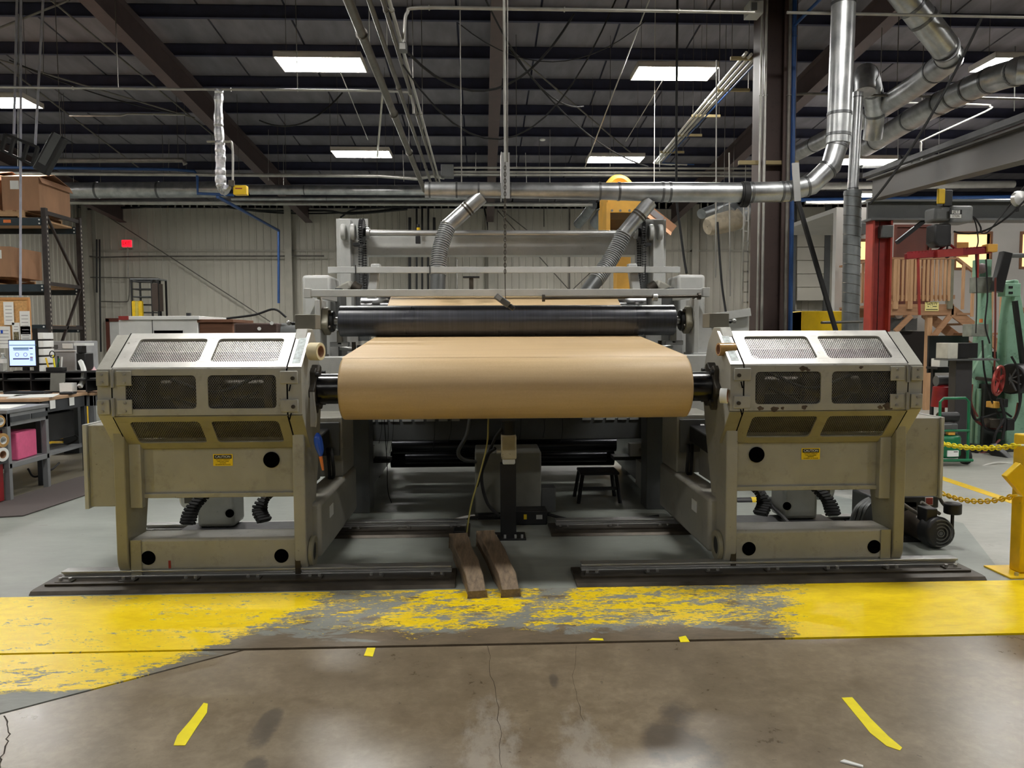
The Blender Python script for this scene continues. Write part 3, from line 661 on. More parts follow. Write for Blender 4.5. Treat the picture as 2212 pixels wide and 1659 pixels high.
# ------------------------------------------------------------------ rails on the floor
def rail(x0, x1, y0, label, front=True):
    r = thing('floor_rail', label, 'rail', ((x0 + x1) / 2, y0, 0), 'floor rails')
    sk = B(); sk.prism([(y0, 0.001), (y0 + .02, .02), (y0 + .05, .024), (y0 + .34, .024), (y0 + .34, .001)], 'x', x0, x1); sk.build('base_plate', STEELD, r, bevel=.002)
    B().box(x0 + .04, x1 - .04, y0 + .10, y0 + .13, .024, .036).build('clamp_bar', STEELD, r)
    p = [(y0 + .25, .024), (y0 + .33, .024), (y0 + .33, .034), (y0 + .31, .04), (y0 + .31, .05), (y0 + .33, .055), (y0 + .33, .068), (y0 + .25, .068), (y0 + .25, .055), (y0 + .27, .05), (y0 + .27, .04), (y0 + .25, .034)]
    B().prism(p, 'x', x0 + .06, x1 - .03).build('guide_rail', STEEL, r, bevel=.002)
    n = max(3, int((x1 - x0) / .42))
    for i in range(n + 1):
        x = x0 + .12 + (x1 - x0 - .24) * i / n
        c = B().box(x - .05, x + .05, y0 + .15, y0 + .22, .024, .034).build('clamp', STEELD, r, bevel=.003)
        for dx_ in (-.03, .03): B().cyl((x + dx_, y0 + .185, .034), (x + dx_, y0 + .185, .05), .011, n=6).build('bolt', STEEL, c)
rail(-2.93, -.37, 4.585, 'front floor rail under the left roll stand, beside the planks')
rail(.38, 2.97, 4.565, 'front floor rail under the right roll stand')
rail(-2.93, -.30, 5.78, 'rear floor rail behind the left roll stand')
rail(.33, 2.97, 5.75, 'rear floor rail behind the right roll stand')
# two worn timbers
def plank(p, q, w_, h_, label, tw):
    p, q = V(p), V(q); d = (q - p); L = d.length; d.normalize(); n = V((-d.y, d.x, 0)).normalized()
    b = B(); sec = 7; vs = []; fs = []
    for i in range(sec + 1):
        t = i / sec; c = p + d * L * t + V((random.uniform(-.006, .006), 0, 0)); k = w_ * (1 - .1 * abs(t - .5) - tw * t); h = h_ * (1 if t > .16 else .35 + t * 4)
        vs += [c - n * k / 2, c + n * k / 2, c + n * k * .47 + Z3 * h, c - n * k * .47 + Z3 * h]
    for i in range(sec):
        for k in range(4): a, c = i * 4 + k, i * 4 + (k + 1) % 4; fs.append((a, c, c + 4, a + 4))
    fs += [(0, 1, 2, 3), tuple(sec * 4 + k for k in (3, 2, 1, 0))]
    b.add(vs, fs); b.build('timber_wedge', OLDW, label=label, cat='timber', group='timber wedges on the floor', bevel=.006, sharp=50)
a, c = fl(1033, 1292), fl(1000, 1175); plank((a.x, a.y, .003), (c.x - .03, c.y - .1, .003), .115, .10, 'left worn timber wedge lying on the floor below the paper roll', -.2)
a, c = fl(1105, 1290), fl(1048, 1172); plank((a.x, a.y, .003), (c.x + .005, c.y - .1, .003), .115, .11, 'right worn timber wedge with split end, beside the other', -.2)
# ------------------------------------------------------------------ web infeed frame behind the roll
mf = thing('web_infeed_frame', 'grey steel web infeed frame with black roller behind the paper roll', 'machine', (.035, 7.4, 0))
OX = .035
def sx(b, s, x0, x1, *r): a, c = OX + s * x0, OX + s * x1; return b.box(min(a, c), max(a, c), *r)
ro = B(); ro.lathe([(.03, 0), (rr - .006, 0), (rr, .002), (rr, .998), (rr - .006, 1), (.03, 1)], (-1.417, rc.x, rc.y), (2.904, 0, 0), 72); ro = ro.build('rubber_roller', ROLLER, mf, label='black rubber covered roller', sharp=40)
ch = B().cyl((-1.42, tc.x, tc.y), (1.49, tc.x, tc.y), tr, n=56).build('steel_roller', CHROME, mf, bevel=.004)
for s in (-1, 1):
    B().cyl((OX + s * 1.45, rc.x, rc.y), (OX + s * 1.6, rc.x, rc.y), .035, n=20).build('roller_journal', STEEL, ro)
    B().ring((OX + s * 1.50, rc.x, rc.y), (OX + s * 1.535, rc.x, rc.y), .088, .04, 28).build('bearing_seal', BLACK, ro, bevel=.008)
    hb = B(); hb.prism([(rc.x + r_ * math.cos(t), rc.y + r_ * math.sin(t)) for k in range(16) for t, r_ in [(R(22.5 * k + 11), .125 if k % 4 in (0, 1) else .10)]], 'x', *sorted((OX + s * 1.54, OX + s * 1.60)))
    hb.build('bearing_housing', M('cast_beige', (150, 146, 130), .5, .1, .2, 9), ro, bevel=.012)
    for k in range(4):
        t = R(33 + 90 * k); B().cyl((OX + s * 1.545, rc.x + .095 * math.cos(t), rc.y + .095 * math.sin(t)), (OX + s * 1.52, rc.x + .095 * math.cos(t), rc.y + .095 * math.sin(t)), .016, n=6).build('bolt', STEELD, ro)
    # bracket plate with triangular gusset
    pl = sx(B(), s, 1.60, 1.64, 6.5, 6.78, 1.383, 1.86).build('bracket_plate', GREY, mf, bevel=.004)
    B().prism([(OX + s * 1.64, 1.383), (OX + s * 1.64, 1.84), (OX + s * 1.88, 1.383)], 'y', 6.56, 6.58).build('gusset', GREY, mf)
    sx(B(), s, 1.59, 1.90, 6.48, 6.8, 1.37, 1.395).build('foot_plate', GREY, mf, bevel=.003)
    # side frames with legs
    sx(B(), s, 1.58, 1.72, 6.85, 8.6, .9, 1.62).build('side_frame', GREY, mf, bevel=.01)
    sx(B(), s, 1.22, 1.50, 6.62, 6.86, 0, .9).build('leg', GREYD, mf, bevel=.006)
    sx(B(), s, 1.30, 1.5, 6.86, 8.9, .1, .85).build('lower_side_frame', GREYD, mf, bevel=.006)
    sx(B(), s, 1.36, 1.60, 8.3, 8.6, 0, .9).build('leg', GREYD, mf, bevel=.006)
    # tall uprights of the upper bridge
    up = sx(B(), s, 1.62, 1.735, 8.2, 8.36, 1.5, 2.79).build('upright', GREY, mf, bevel=.008)
    sx(B(), s, 1.46, 1.80, 8.37, 8.40, 1.6, 2.82).build('back_plate', GREY, mf, bevel=.004)
    sx(B(), s, 1.46, 1.60, 8.36, 8.5, 1.5, 2.3).build('chain_channel', GREYD, mf, bevel=.004)
    # sprocket and drive chain
    B().cyl((OX + s * 1.478, 8.22, 2.655), (OX + s * 1.516, 8.22, 2.655), .128, n=40).build('sprocket', BLACK, mf); B().cyl((OX + s * 1.46, 8.22, 2.655), (OX + s * 1.488, 8.22, 2.655), .045, n=20).build('sprocket_hub', BLACK, mf)
    cpts = [(8.22 - .132, 2.59 - .026 * k) for k in range(18, 0, -1)] + [(8.22 - .132 * math.cos(R(a)), 2.655 + .132 * math.sin(R(a))) for a in range(-30, 200, 11)] + [(8.22 + .12, 2.60 - .026 * k) for k in range(1, 22)]
    for k, (yy, zz) in enumerate(cpts):
        b = B()
        for q in (-.02, .012): b.box(OX + s * 1.497 + q, OX + s * 1.497 + q + .009, yy - .009, yy + .009, zz - .009, zz + .009)
        b.cyl((OX + s * 1.497 - .024, yy, zz), (OX + s * 1.497 + .025, yy, zz), .005, n=6); b.build('chain_link', BLACK, mf)
    for xx in (1.56, 1.66):
        B().cyl((OX + s * xx, 8.17, 2.65), (OX + s * (xx + .05), 8.17, 2.65), .085, n=24).build('bearing_housing', GREY, mf, bevel=.012)
    B().ring((OX + s * 1.415, 8.22, 2.645), (OX + s * 1.455, 8.22, 2.645), .06, .03, 20).build('shaft_collar', STEEL, mf, bevel=.006)
    sx(B(), s, 1.52, 1.58, 8.1, 8.2, 2.50, 2.53).build('bearing_bracket', BLACK, mf)
    # boxes, arms and pivots at the ends of the guard bars
    sx(B(), s, 1.66, 1.93, 7.3, 7.75, 1.70, 2.13).build('end_housing', GREY, mf, bevel=.03)
    ar = B(); ar.obox((OX + s * 1.32 - .045, 7.55, 1.92), (s * -.05, 0, .34), (.09, 0, 0), (0, .1, 0)); ar.build('tilted_arm', GREY, mf, bevel=.012)
    B().bar((OX + s * 1.63, 7.5, 1.98), (OX + s * 1.48, 7.45, 2.05), .09, .09).build('pivot_casting', BEIGE, mf, bevel=.02)
    B().cyl((OX + s * 1.48, 7.45, 2.04), (OX + s * 1.41, 7.45, 2.0), .05, n=16).build('pivot_knob', STEELD, mf)
    sx(B(), s, 1.55, 1.60, 7.2, 7.5, 1.3, 2.0).build('post', GREYD, mf)
    # small actuators below the roller
    sx(B(), s, 1.40, 1.56, 6.7, 6.8, 1.46, 1.50).build('slide_block', GREY, mf, bevel=.006); sx(B(), s, 1.45, 1.50, 6.7, 6.76, 1.47, 1.60).build('lever', BEIGE, mf, bevel=.01)
    B().cyl((OX + s * 1.30, 6.85, 1.42), (OX + s * 1.5, 6.85, 1.45), .022, n=12).build('air_cylinder', STEEL, mf); sx(B(), s, 1.28, 1.34, 6.8, 6.95, 1.38, 1.47).build('valve_block', BLACK, mf)
    B().cyl((OX + s * 1.36, 6.75, 1.40), (OX + s * 1.36, 6.75, 1.5), .018, n=10).build('stud', STEELD, mf)
B().box(OX - 1.78, OX + 1.78, 6.44, 6.62, .86, 1.38).build('front_cross_beam', GREY, mf, bevel=.012)
B().box(OX - 1.5, OX + 1.5, 8.38, 8.6, 2.43, 2.635).build('upper_cross_beam', GREY, mf, bevel=.006)
B().cyl((OX - 1.46, 8.22, 2.645), (OX + 1.46, 8.22, 2.645), .032, n=24).build('upper_shaft', STEEL, mf)
# guard bars
gb = B(); gb.box(-1.667, 1.727, 6.5, 6.56, 1.885, 1.945)
gb.build('guard_bar', GREY, mf, bevel=.004)
for s in (-1, 1):
    B().bar((OX + s * 1.66, 6.56, 1.915), (OX + s * 1.60, 7.3, 1.90), .05, .055).build('guard_bar_return', GREY, mf)
    B().bar((OX + s * 1.62, 6.58, 1.90), (OX + s * 1.60, 6.75, 1.70), .03, .03).build('bar_strut', GREY, mf)
    B().box(OX + s * 1.70 - .03, OX + s * 1.70 + .03, 6.49, 6.57, 1.875, 1.955).build('bar_end_cap', GREY, mf, bevel=.004)
bb = B().box(-1.69, 1.77, 7.5, 7.54, 2.165, 2.225).build('rear_guard_bar', GREY, mf, bevel=.003)
for x in (-1.42, -.70, 1.42): B().box(x - .004, x + .004, 7.49, 7.5, 2.15, 2.24).build('bar_clip', BLACK, bb)
c = at(1018, 605, 7.45)
B().box(c.x - .08, c.x + .08, 7.42, 7.5, c.z + .02, c.z + .035).build('hanger_clamp', BLACK, bb); B().cyl(c - Z3 * .12, c + Z3 * .03, .022, n=10).build('hanger_clamp', STEELD, bb)
# small steel rod with rings below the guard bar on the right
a, b_ = at(1174, 644, 6.45), at(1510, 640, 6.45)
rd = B().cyl(a, b_, .013, n=14).build('spreader_rod', STEELD, mf)
for p in (a, b_): B().ring(p - X3 * .012, p + X3 * .012, .03, .012, 14).build('rod_end', STEELD, rd)
p = at(1415, 642, 6.45); B().ring(p - X3 * .02, p + X3 * .02, .034, .012, 16).build('rod_clamp', STEEL, rd, bevel=.004)
# lower dark cross beams and rollers seen below the paper roll
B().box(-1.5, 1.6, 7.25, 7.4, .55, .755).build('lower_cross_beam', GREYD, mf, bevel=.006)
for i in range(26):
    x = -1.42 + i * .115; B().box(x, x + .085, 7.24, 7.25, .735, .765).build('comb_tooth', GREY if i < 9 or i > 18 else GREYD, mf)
for yy, zz, r_, x0, x1 in ((7.6, .45, .075, -1.1, 1.15), (7.9, .28, .06, -1.0, 1.1), (8.3, .2, .09, -1.2, 1.25), (8.0, .5, .05, -1.2, 1.2)):
    B().cyl((x0, yy, zz), (x1, yy, zz), r_, n=32).build('idler_roller', M('dark_steel_roller', (52, 53, 56), .22, .85, .2, 4, stretch=(.4, 4, 4)), mf)
for s, x in ((-1, -1.32), (1, 1.3)):
    a_ = B().box(x - .1, x + .1, 7.1, 7.2, .40, .52).build('slide_bracket', GREY, mf, bevel=.004); B().cyl((x, 7.1, .46), (x, 7.08, .46), .02, n=12).build('bolt', STEEL, a_)
    B().box(x - s * .05 - .2, x - s * .05 + .2, 7.12, 7.3, .36, .395).build('slide_arm', BLACK, mf)
B().cyl((-1.41, 7.24, .70), (-1.41, 7.23, .70), .028, n=20).build('pressure_gauge', WHITE, mf); B().cyl((1.46, 7.245, .66), (1.46, 7.238, .66), .03, n=20).build('access_hole', VOID, mf)
p0, p1 = at(1390, 1005, 6.75), at(1440, 1062, 6.75); B().box(p0.x, p1.x + .02, 6.75, 7.1, p1.z, p0.z).build('terminal_box', GREY, mf, bevel=.004)
B().box(-1.22, 1.28, 8.95, 9.05, .30, 1.45).build('rear_panel', GREYD, mf); B().box(-1.45, 1.5, 7.5, 8.9, 1.28, 1.31).build('deck_plate', GREYD, mf); B().box(-1.3, 1.35, 8.6, 8.64, .42, .62).build('rear_tie_beam', GREYD, mf)  # unseen deck added to block light; rear panel also shuts it out from behind
# thin web break wires hanging from the comb
for x in (785, 800, 825, 838, 850, 940, 975, 1125, 1175, 1215):
    p = at(x, 905, 7.2); q = at(x - random.uniform(2, 8), random.uniform(945, 985), 7.2)
    B().tube(sm([p, p.lerp(q, .5) + X3 * .01, q], 4), .0025, 5).build('hanging_cord', RUBBER, mf)
B().tube(sm([at(830, 905, 7.15), at(836, 1000, 7.15), at(838, 1060, 7.1), at(848, 1092, 7.0)]), .004, 6).build('hanging_cord', RUBBER, mf)

# ------------------------------------------------------------------ drive cabinet and black post between the rails
cab = thing('drive_cabinet', 'grey steel cabinet on the floor below the centre of the paper roll', 'cabinet', (.015, 6.5, 0))
B().box(-.262, .295, 6.3, 6.75, .06, .578).build('body', M('grey_cabinet', (128, 128, 120), .5, 0, .12, 5), cab, bevel=.012); B().box(-.24, .27, 6.33, 6.72, 0, .06).build('plinth', BLACK, cab)
B().box(.30, .42, 6.35, 6.5, .05, .26).build('side_box', GREYD, cab, bevel=.006); B().box(-.05, .33, 6.12, 6.29, .0, .12).build('pump_unit', BLACK, cab, bevel=.01)
p = at(1135, 1147, 6.1); B().box(p.x - .012, p.x + .012, 6.115, 6.12, .05, .09).build('yellow_label', SIGNY, cab); B().box(p.x + .09, p.x + .14, 6.115, 6.12, .05, .085).build('grey_label', GREY, cab)
gp = thing('sensor_post', 'black floor post carrying a chipped beige motor under the paper roll', 'post', (0, 5.75, 0))
B().box(-.062, .058, 5.72, 5.80, .01, .58).build('post', BLACK, gp, bevel=.004); B().box(-.13, .13, 5.66, 5.86, 0, .014).build('base_plate', BLACK, gp)
for x in (-.1, -.03, .05, .1): B().cyl((x, 5.68, .014), (x, 5.68, .04), .01, n=6).build('bolt', STEEL, gp)
mo = B().box(-.055, .06, 5.68, 5.80, .615, .80).build('motor', M('chipped_cream', (196, 186, 158), .5, 0, .1, 8, dirt=((40, 36, 30), .55)), gp, bevel=.012)
B().cyl((.002, 5.74, .80), (.002, 5.74, .9), .055, n=20).build('motor_cap', BLACK, mo); B().box(-.045, .05, 5.69, 5.79, .575, .615).build('motor_foot', WHITE, mo, bevel=.01); B().cyl((-.055, 5.74, .67), (-.09, 5.74, .67), .02, n=12).build('cable_gland', STEEL, mo)
def cable(name, pts, r, mat, label, group=None, n=8, cat='cable'):
    return B().tube(sm(pts, 7), r, n).build(name, mat, label=label, cat=cat, group=group)
cable('power_cable', [at(1070, 968, 5.75), at(1052, 985, 5.8), at(1040, 1030, 5.9), at(1052, 1085, 5.9), at(1078, 1115, 5.85)], .013, RUBBER, 'black cable looping from the beige motor down beside the grey cabinet')
cable('power_cable', [at(1085, 925, 5.72), at(1068, 950, 5.75), at(1048, 1000, 5.85), at(1030, 1050, 6.0)], .012, RUBBER, 'black cable hanging from the black motor cap')
cable('flexible_conduit', [at(1015, 905, 6.2), at(1008, 940, 6.2), at(990, 975, 6.2), at(1000, 992, 6.2), at(1030, 998, 6.32)], .016, FLEX, 'grey flexible conduit curving into the left of the floor cabinet')
cable('air_hose', [at(1055, 905, 5.7), at(1052, 960, 5.7), at(1035, 1030, 5.7), at(1018, 1090, 5.7), at(1008, 1150, 5.72)], .006, M('yellow_green_hose', (176, 166, 96), .5), 'thin pale yellow air hose hanging left of the black post')
cable('floor_cable', [(-.95, 6.2, .03), (-.6, 6.15, .03), (-.3, 6.2, .05), (-.05, 6.05, .1)], .012, RUBBER, 'black cable lying across the floor left of the cabinet')
cable('floor_cable', [(.3, 6.2, .08), (.55, 6.15, .03), (.8, 6.2, .02), (1.1, 6.22, .02), (1.28, 6.25, .03)], .012, RUBBER, 'black cable lying across the floor right of the cabinet')
cable('white_hose', [at(978, 1124, 6.1), at(1000, 1118, 6.15), at(1024, 1114, 6.25)], .012, WHITE, 'short white hose end beside the floor cabinet')
b = B().box(-.42, -.33, 5.62, 5.75, 0, .09); b.build('rail_stop', BLACK, label='small dark block at the end of the rear rail behind the timbers', cat='block', bevel=.006)
# stool in the dark
stp = thing('step_stool', 'black step stool standing in the shadow under the machine', 'stool', (.72, 7.0, 0)); cx = at(1295, 1030, 7.0).x
B().box(cx - .19, cx + .17, 6.9, 7.2, .26, .285).build('seat', BLACK, stp, bevel=.006)
for dx_ in (-.17, .14):
    for yy in (6.92, 7.17): B().bar((cx + dx_, yy, .26), (cx + dx_ * 1.25, yy + (yy - 7.05) * .25, 0.0), .025, .025).build('leg', BLACK, stp)
B().box(cx - .17, cx + .15, 6.9, 6.92, .12, .15).build('crossbar', BLACK, stp)

# ------------------------------------------------------------------ pendant control on its chain
def chain(root, p, q, n, w_, h_, r, mat, sagv=0, name='link'):
    P = sag(p, q, sagv, n); src = None; o0 = ORG[root.name]
    for i in range(n):
        a, c = P[i], P[i + 1]; d = (c - a); L = d.length * 1.28
        if src is None:
            pts = []
            for k in range(10):
                t = 2 * math.pi * k / 10; pts.append((math.copysign(abs(math.cos(t)) ** .7, math.cos(t)) * .5, math.sin(t) * w_ / 2, 0))
            b = B(); b.tube([V((x * h_, y, 0)) for x, y, _ in pts], r, 5, closed=True); ORG['_t'] = V((0, 0, 0)); b2 = b
            me = bpy.data.meshes.new(name); me.from_pydata(b.v, [], b.f); me.shade_smooth(); me.materials.append(mat); src = me
        o = bpy.data.objects.new(name, src); COL.objects.link(o); o.parent = root
        m3 = d.to_track_quat('X', 'Z').to_matrix() @ Matrix.Rotation(R(90 * (i % 2)), 3, 'X')
        o.matrix_local = Matrix.Translation((a + c) / 2 - o0) @ m3.to_4x4()
        ORG[o.name] = o0
pc = thing('pendant_control', 'grey pendant control hanging askew on a chain in front of the black roller', 'pendant', at(1090, 672, 6.05))
a = at(1070, 638, 6.05); b_ = at(1111, 668, 6.05)
d = (b_ - a).normalized()
B().bar(a, a.lerp(b_, .72), .05, .055, (0, 1, 0)).build('body', M('pendant_grey', (92, 92, 90), .45, .2, .2, 12), pc, bevel=.008)
B().bar(a.lerp(b_, .72), b_, .04, .045, (0, 1, 0)).build('strain_relief', BLACK, pc, bevel=.01)
B().bar(a + d * .012 - Y3 * .03, a.lerp(b_, .3) - Y3 * .03, .03, .004, (0, 1, 0)).build('button_plate', STEEL, pc)
top = at(1087, -60, 6.05); mid_ = at(1091, 352, 6.05); low = at(1091, 590, 6.05)
B().tube([mid_ + Z3 * .02, low.lerp(mid_, 0), low, at(1092, 652, 6.05)], .003, 6).build('wire', STEELD, pc)
chain(pc, mid_, low, 34, .016, .036, .003, STEELD)
t2 = thing('hanging_pipe', 'thin steel conduit dropping from the roof at centre with a chain beside it', 'pipe', top)
_t = at(1088, -80, 6.05); _u = at(1096, -80, 6.05); B().tube([V((_t.x, 6.05, rz(6.05) + .6)), _t, at(1092, 350, 6.05)], .011, 8).build('pipe', PIPE, t2); B().tube([V((_u.x, 6.05, rz(6.05) + .6)), _u, at(1096, 350, 6.05)], .006, 6).build('cord', PIPED, t2)
# ------------------------------------------------------------------ LED high-bay fixtures
def fixture(x, y, z, label, rot=0):
    t = thing('led_fixture', label, 'light', (x, y, z), 'LED high bay lights', )
    b = B(); b.box(x - .61, x + .61, y - .31, y - .295, z, z + .085); b.box(x - .61, x + .61, y + .295, y + .31, z, z + .085); b.box(x - .61, x - .595, y - .31, y + .31, z, z + .085); b.box(x + .595, x + .61, y - .31, y + .31, z, z + .085)
    b.box(x - .61, x + .61, y - .31, y + .31, z + .07, z + .085); b.build('housing', HOUSE, t)
    B().box(x - .594, x + .594, y - .294, y + .294, z + .004, z + .02).build('diffuser', LAMP, t)
    zr = rz(y) + .6
    for sx_ in (-.5, .5): B().tube([(x + sx_, y, z + .085), (x + sx_, y, zr)], .004, 5).build('suspension_wire', PIPED, t)
    return t
f0 = fixture(-2.48, 11.3, 5.45, 'bright LED light hanging upper left of centre')
def fx(x, y, z, l): dup(f0, (x + 2.48, y - 11.3, z - 5.45), l)
fx(2.75, 11.75, 5.52, 'bright LED light hanging upper right of centre')
fx(-2.72, 16.5, 5.4, 'small far LED light above the silver pipe at left centre')
fx(2.75, 16.9, 5.4, 'small far LED light above the yellow cyclone hood')
fx(-8.35, 13.4, 5.5, 'LED light at the far left above the cardboard boxes')
fx(7.8, 11.2, 5.5, 'LED light at the far right edge beside the curved duct')
fx(8.4, 17.0, 5.4, 'far LED light behind the spiral duct at right')
fx(11.0, 21.6, 5.5, 'farthest LED light behind the spiral duct at right')
for i, (x, y) in enumerate([(a, b) for b in (5.6,) for a in (-8.3, -2.5, 2.75, 8.2)] + [(-8.3, 0.), (8.3, 0.), (-2.6, -5.), (2.7, -5.)] + [(-12.4, 16.5), (-12.6, 11.), (13., 12.), (13.5, 17.)] + [(a, 22.3) for a in (-8.3, 2.75)]): 
    fx(x, y, 5.6 if y < 20 else 5.82, 'LED light in the hall outside the picture' if y < 20 else 'LED light hidden behind the duct run')  # unseen lamps added for light; outermost and duct-hidden ones brighten the back walls

# ------------------------------------------------------------------ ducts
BAND = M('duct_seam_band', (112, 113, 114), .38, .85, .15, 6)
def pipe(name, pts, r, mat, label, cat='pipe', group=None, n=14, smooth=0, rings=(), parent=None, hang=(), rm=None, rk=1.05):
    P = sm(pts, smooth) if smooth else [V(p) for p in pts]
    root = parent or thing(name, label, cat, P[0], group)
    B().tube(P, r, n).build('tube', mat, root)
    tot = [0]
    for a, c in zip(P[:-1], P[1:]): tot.append(tot[-1] + (c - a).length)
    def pt(f):
        s = f * tot[-1]
        for i in range(len(P) - 1):
            if s <= tot[i + 1] + 1e-9:
                k = (s - tot[i]) / max(1e-9, tot[i + 1] - tot[i]); return P[i].lerp(P[i + 1], k), (P[i + 1] - P[i]).normalized()
        return P[-1], (P[-1] - P[-2]).normalized()
    rv = r if not callable(r) else None
    for f in rings:
        c, d = pt(f); R0 = rv or r(f)
        B().cyl(c - d * max(.006, R0 * .12), c + d * max(.006, R0 * .12), R0 * rk, n=n).build('band', rm or (BAND if mat is DUCT else mat), root)
    for f in hang:
        c, d = pt(f); R0 = rv or r(f); B().tube([c + Z3 * R0, V((c.x, c.y, rz(c.y) + .81))], .006, 5).build('hanger_rod', PIPED, root)
    return root
# main extraction duct above the machine, rising at the right
D = 8.0
main = [at(918, 410, D), at(1090, 411, D), at(1300, 413, D), at(1440, 415, D)]
dr = thing('extraction_duct', 'shiny galvanised extraction duct running above the machine and up at right', 'duct', main[0])
pipe('', main, lambda f: .080 if f < .5 else .080 + (f - .5) * .045, DUCT, '', parent=dr, n=28, rings=(.02, .13, .22, .35, .72, .8, .98), hang=(.15,))
P = [at(1435, 415, D), at(1610, 416, D)]; pipe('', P, .102, DUCT, '', parent=dr, n=28, rings=(.06, .98))
P = [at(1612, 416, D), at(1700, 414, D), at(1752, 400, D), at(1795, 358, D), at(1810, 310, D)]; pipe('', P, .106, DUCT, '', parent=dr, n=28, rings=(.04, .3, .36, .52, .76, .98))
P = [at(1810, 310, D), at(1812, 280, D), at(1819, 100, D), at(1825, -60, D), V((at(1825, -60, D).x, D, rz(D) + .8))]; pipe('', P, .120, DUCT, '', parent=dr, n=28, rings=(.02, .07, .33, .42, .55, .6))
p = at(1608, 420, D); B().ring(p - X3 * .03, p + X3 * .03, .133, .106, 28).build('rubber_sleeve', RUBBER, dr)
B().ring(p - X3 * .05 , p - X3 * .03, .124, .106, 28).build('rubber_sleeve', RUBBER, dr)
p = at(1092, 412, D); B().box(p.x - .04, p.x + .04, D - .13, D - .11, p.z - .1, p.z + .36).build('support_strap', STEEL, dr); B().box(p.x - .05, p.x - .04, D - .16, D + .1, p.z - .1, p.z + .36).build('support_strap', STEEL, dr)
p = at(1712, 410, D); B().bar(p + V((0, -.13, -.14)), p + V((-.03, -.13, .25)), .07, .02, (0, 1, 0)).build('support_strap', STEEL, dr)
# two branch take-offs with ribbed flexible hose
def branch(pa, pb, hose, lab):
    t = thing('extraction_hose', lab, 'hose', hose[-1], 'extraction hoses')
    pipe('', [pa, pb], .078, DUCT, '', parent=t, n=24, rings=(.38, .45, .98), rm=STEELD)
    P = sm(hose, 10); B().tube(P, .078, 24).build('hose', FLEX, t)
    tot = 0; lens = [0]
    for a, c in zip(P[:-1], P[1:]): tot += (c - a).length; lens.append(tot)
    b = B(); s = 0; i = 0
    while s < tot * .72:
        while lens[i + 1] < s: i += 1
        k = (s - lens[i]) / (lens[i + 1] - lens[i]); c = P[i].lerp(P[i + 1], k); d = (P[i + 1] - P[i]).normalized()
        bb = B(); u, w2, _ = base(d); bb.tube([c + (u * math.cos(q * math.pi / 10) + w2 * math.sin(q * math.pi / 10)) * .080 for q in range(20)], .0065, 5, closed=True); bb.build('hose_rib', M('hose_rib_grey', (158, 160, 160), .5, .3, .1, 8), t); s += .024
branch(at(1040, 424, D), at(966, 490, D), [at(968, 488, D), at(956, 520, D - .05), at(948, 560, D - .1), at(945, 640, D - .2)], 'grey ribbed extraction hose branching off the duct at left')
branch(at(1405, 436, D), at(1345, 508, D), [at(1347, 506, D), at(1325, 550, D - .03), at(1300, 588, D - .1), at(1262, 640, D - .25)], 'grey ribbed extraction hose branching off the duct at right')
# spiral duct drop on the right
t = thing('spiral_duct', 'dull grey spiral duct standing behind the right roll stand', 'duct', at(1840, 720, 9.6))
pipe('', [at(1853, 200, 9.6), at(1842, 412, 9.6)], .062 * 1.05, DUCT, '', parent=t, n=24, rings=(.05, .98))
P = [at(1842, 412, 9.6), V((at(1838, 735, 9.6).x, 9.6, 0))]; pipe('', P, .105, SPIRAL, '', parent=t, n=28, rings=(.01, .49, .53, .56))
b = B(); n = 13 * 16; hx = []
for i in range(n): tt = i / n; c = P[0].lerp(P[1], tt * .47); a = 2 * math.pi * i / 16; hx.append(c + V((math.cos(a) * .106, math.sin(a) * .106, 0)))
b.tube(hx, .004, 4); b.build('spiral_seam', STEELD, t)
# duct coming from the roof at right, elbowing back to the far duct
pipe('roof_duct', [at(1930, -40, 8.5) + (at(1930, -40, 8.5) - at(2040, 100, 8.8)) * 1.6, at(2040, 100, 8.8), at(2052, 128, 9.2), at(1985, 180, 10.2), at(1880, 250, 12.2), at(1720, 332, 16)], .15, DUCT, 'silver roof duct elbowing at upper right and running back', 'duct', n=24, rings=(.2, .22, .27, .3, .36, .6, .75, .88), hang=(.5, .8))
pipe('curved_duct', sm([at(2260, 150, 9.2) + V((3, -.2, 0)), at(2260, 150, 9.2), at(2190, 158, 9.4), at(2110, 185, 10.), at(1990, 245, 11.6), at(1870, 318, 14)], 5), .165, DUCT, 'silver curved duct entering at the right edge under the lights', 'duct', n=24, rings=(.2, .42, .47, .52, .57, .62, .75, .93), hang=(.3, .7))
pipe('looped_duct', sm([at(1868, 200, 10.5), at(1868, 160, 10.6), at(1880, 175, 11), at(1890, 240, 11.5), at(1884, 300, 11.7)], 5), .14, DUCT, 'short silver looped duct behind the tall vertical duct', 'duct', n=20, rings=(.3, .55, .8))
# far duct runs along the back
pipe('far_duct', [at(100, 412, 20), at(490, 409, 20)], .20, DUCT, 'wide silver duct along the back above the pallet rack', 'duct', n=24, rings=(.28, .62), hang=(.3, .65, .95))
pipe('far_duct', [at(540, 410, 19), at(930, 412, 19)], .115, DUCT, 'grey round duct behind the left end of the main duct', 'duct', n=18, rings=(.3,), hang=(.2, .8))
pipe('far_pipe', [at(500, 429, 20), at(1010, 428, 20)], .05, DUCT, 'shiny steel pipe with blue sheen under the grey duct', 'pipe', n=14, rings=(.4,), hang=(.2, .8))
pipe('far_pipe', [at(100, 437, 20.5), at(1280, 442, 20.5)], .055, PIPE, 'long pale pipe below all ducts along the back wall', 'pipe', n=14, rings=(.1, .2, .36, .5, .6, .7, .85), hang=(.05, .3, .6, .9))
pipe('far_pipe', [at(1280, 442, 20.5), at(1268, 462, 21), at(1248, 485, 21.5)], .13, SPIRAL, 'dull duct stub bending down behind the upper beam', 'duct', n=16, rings=(.5,), hang=(.1,))
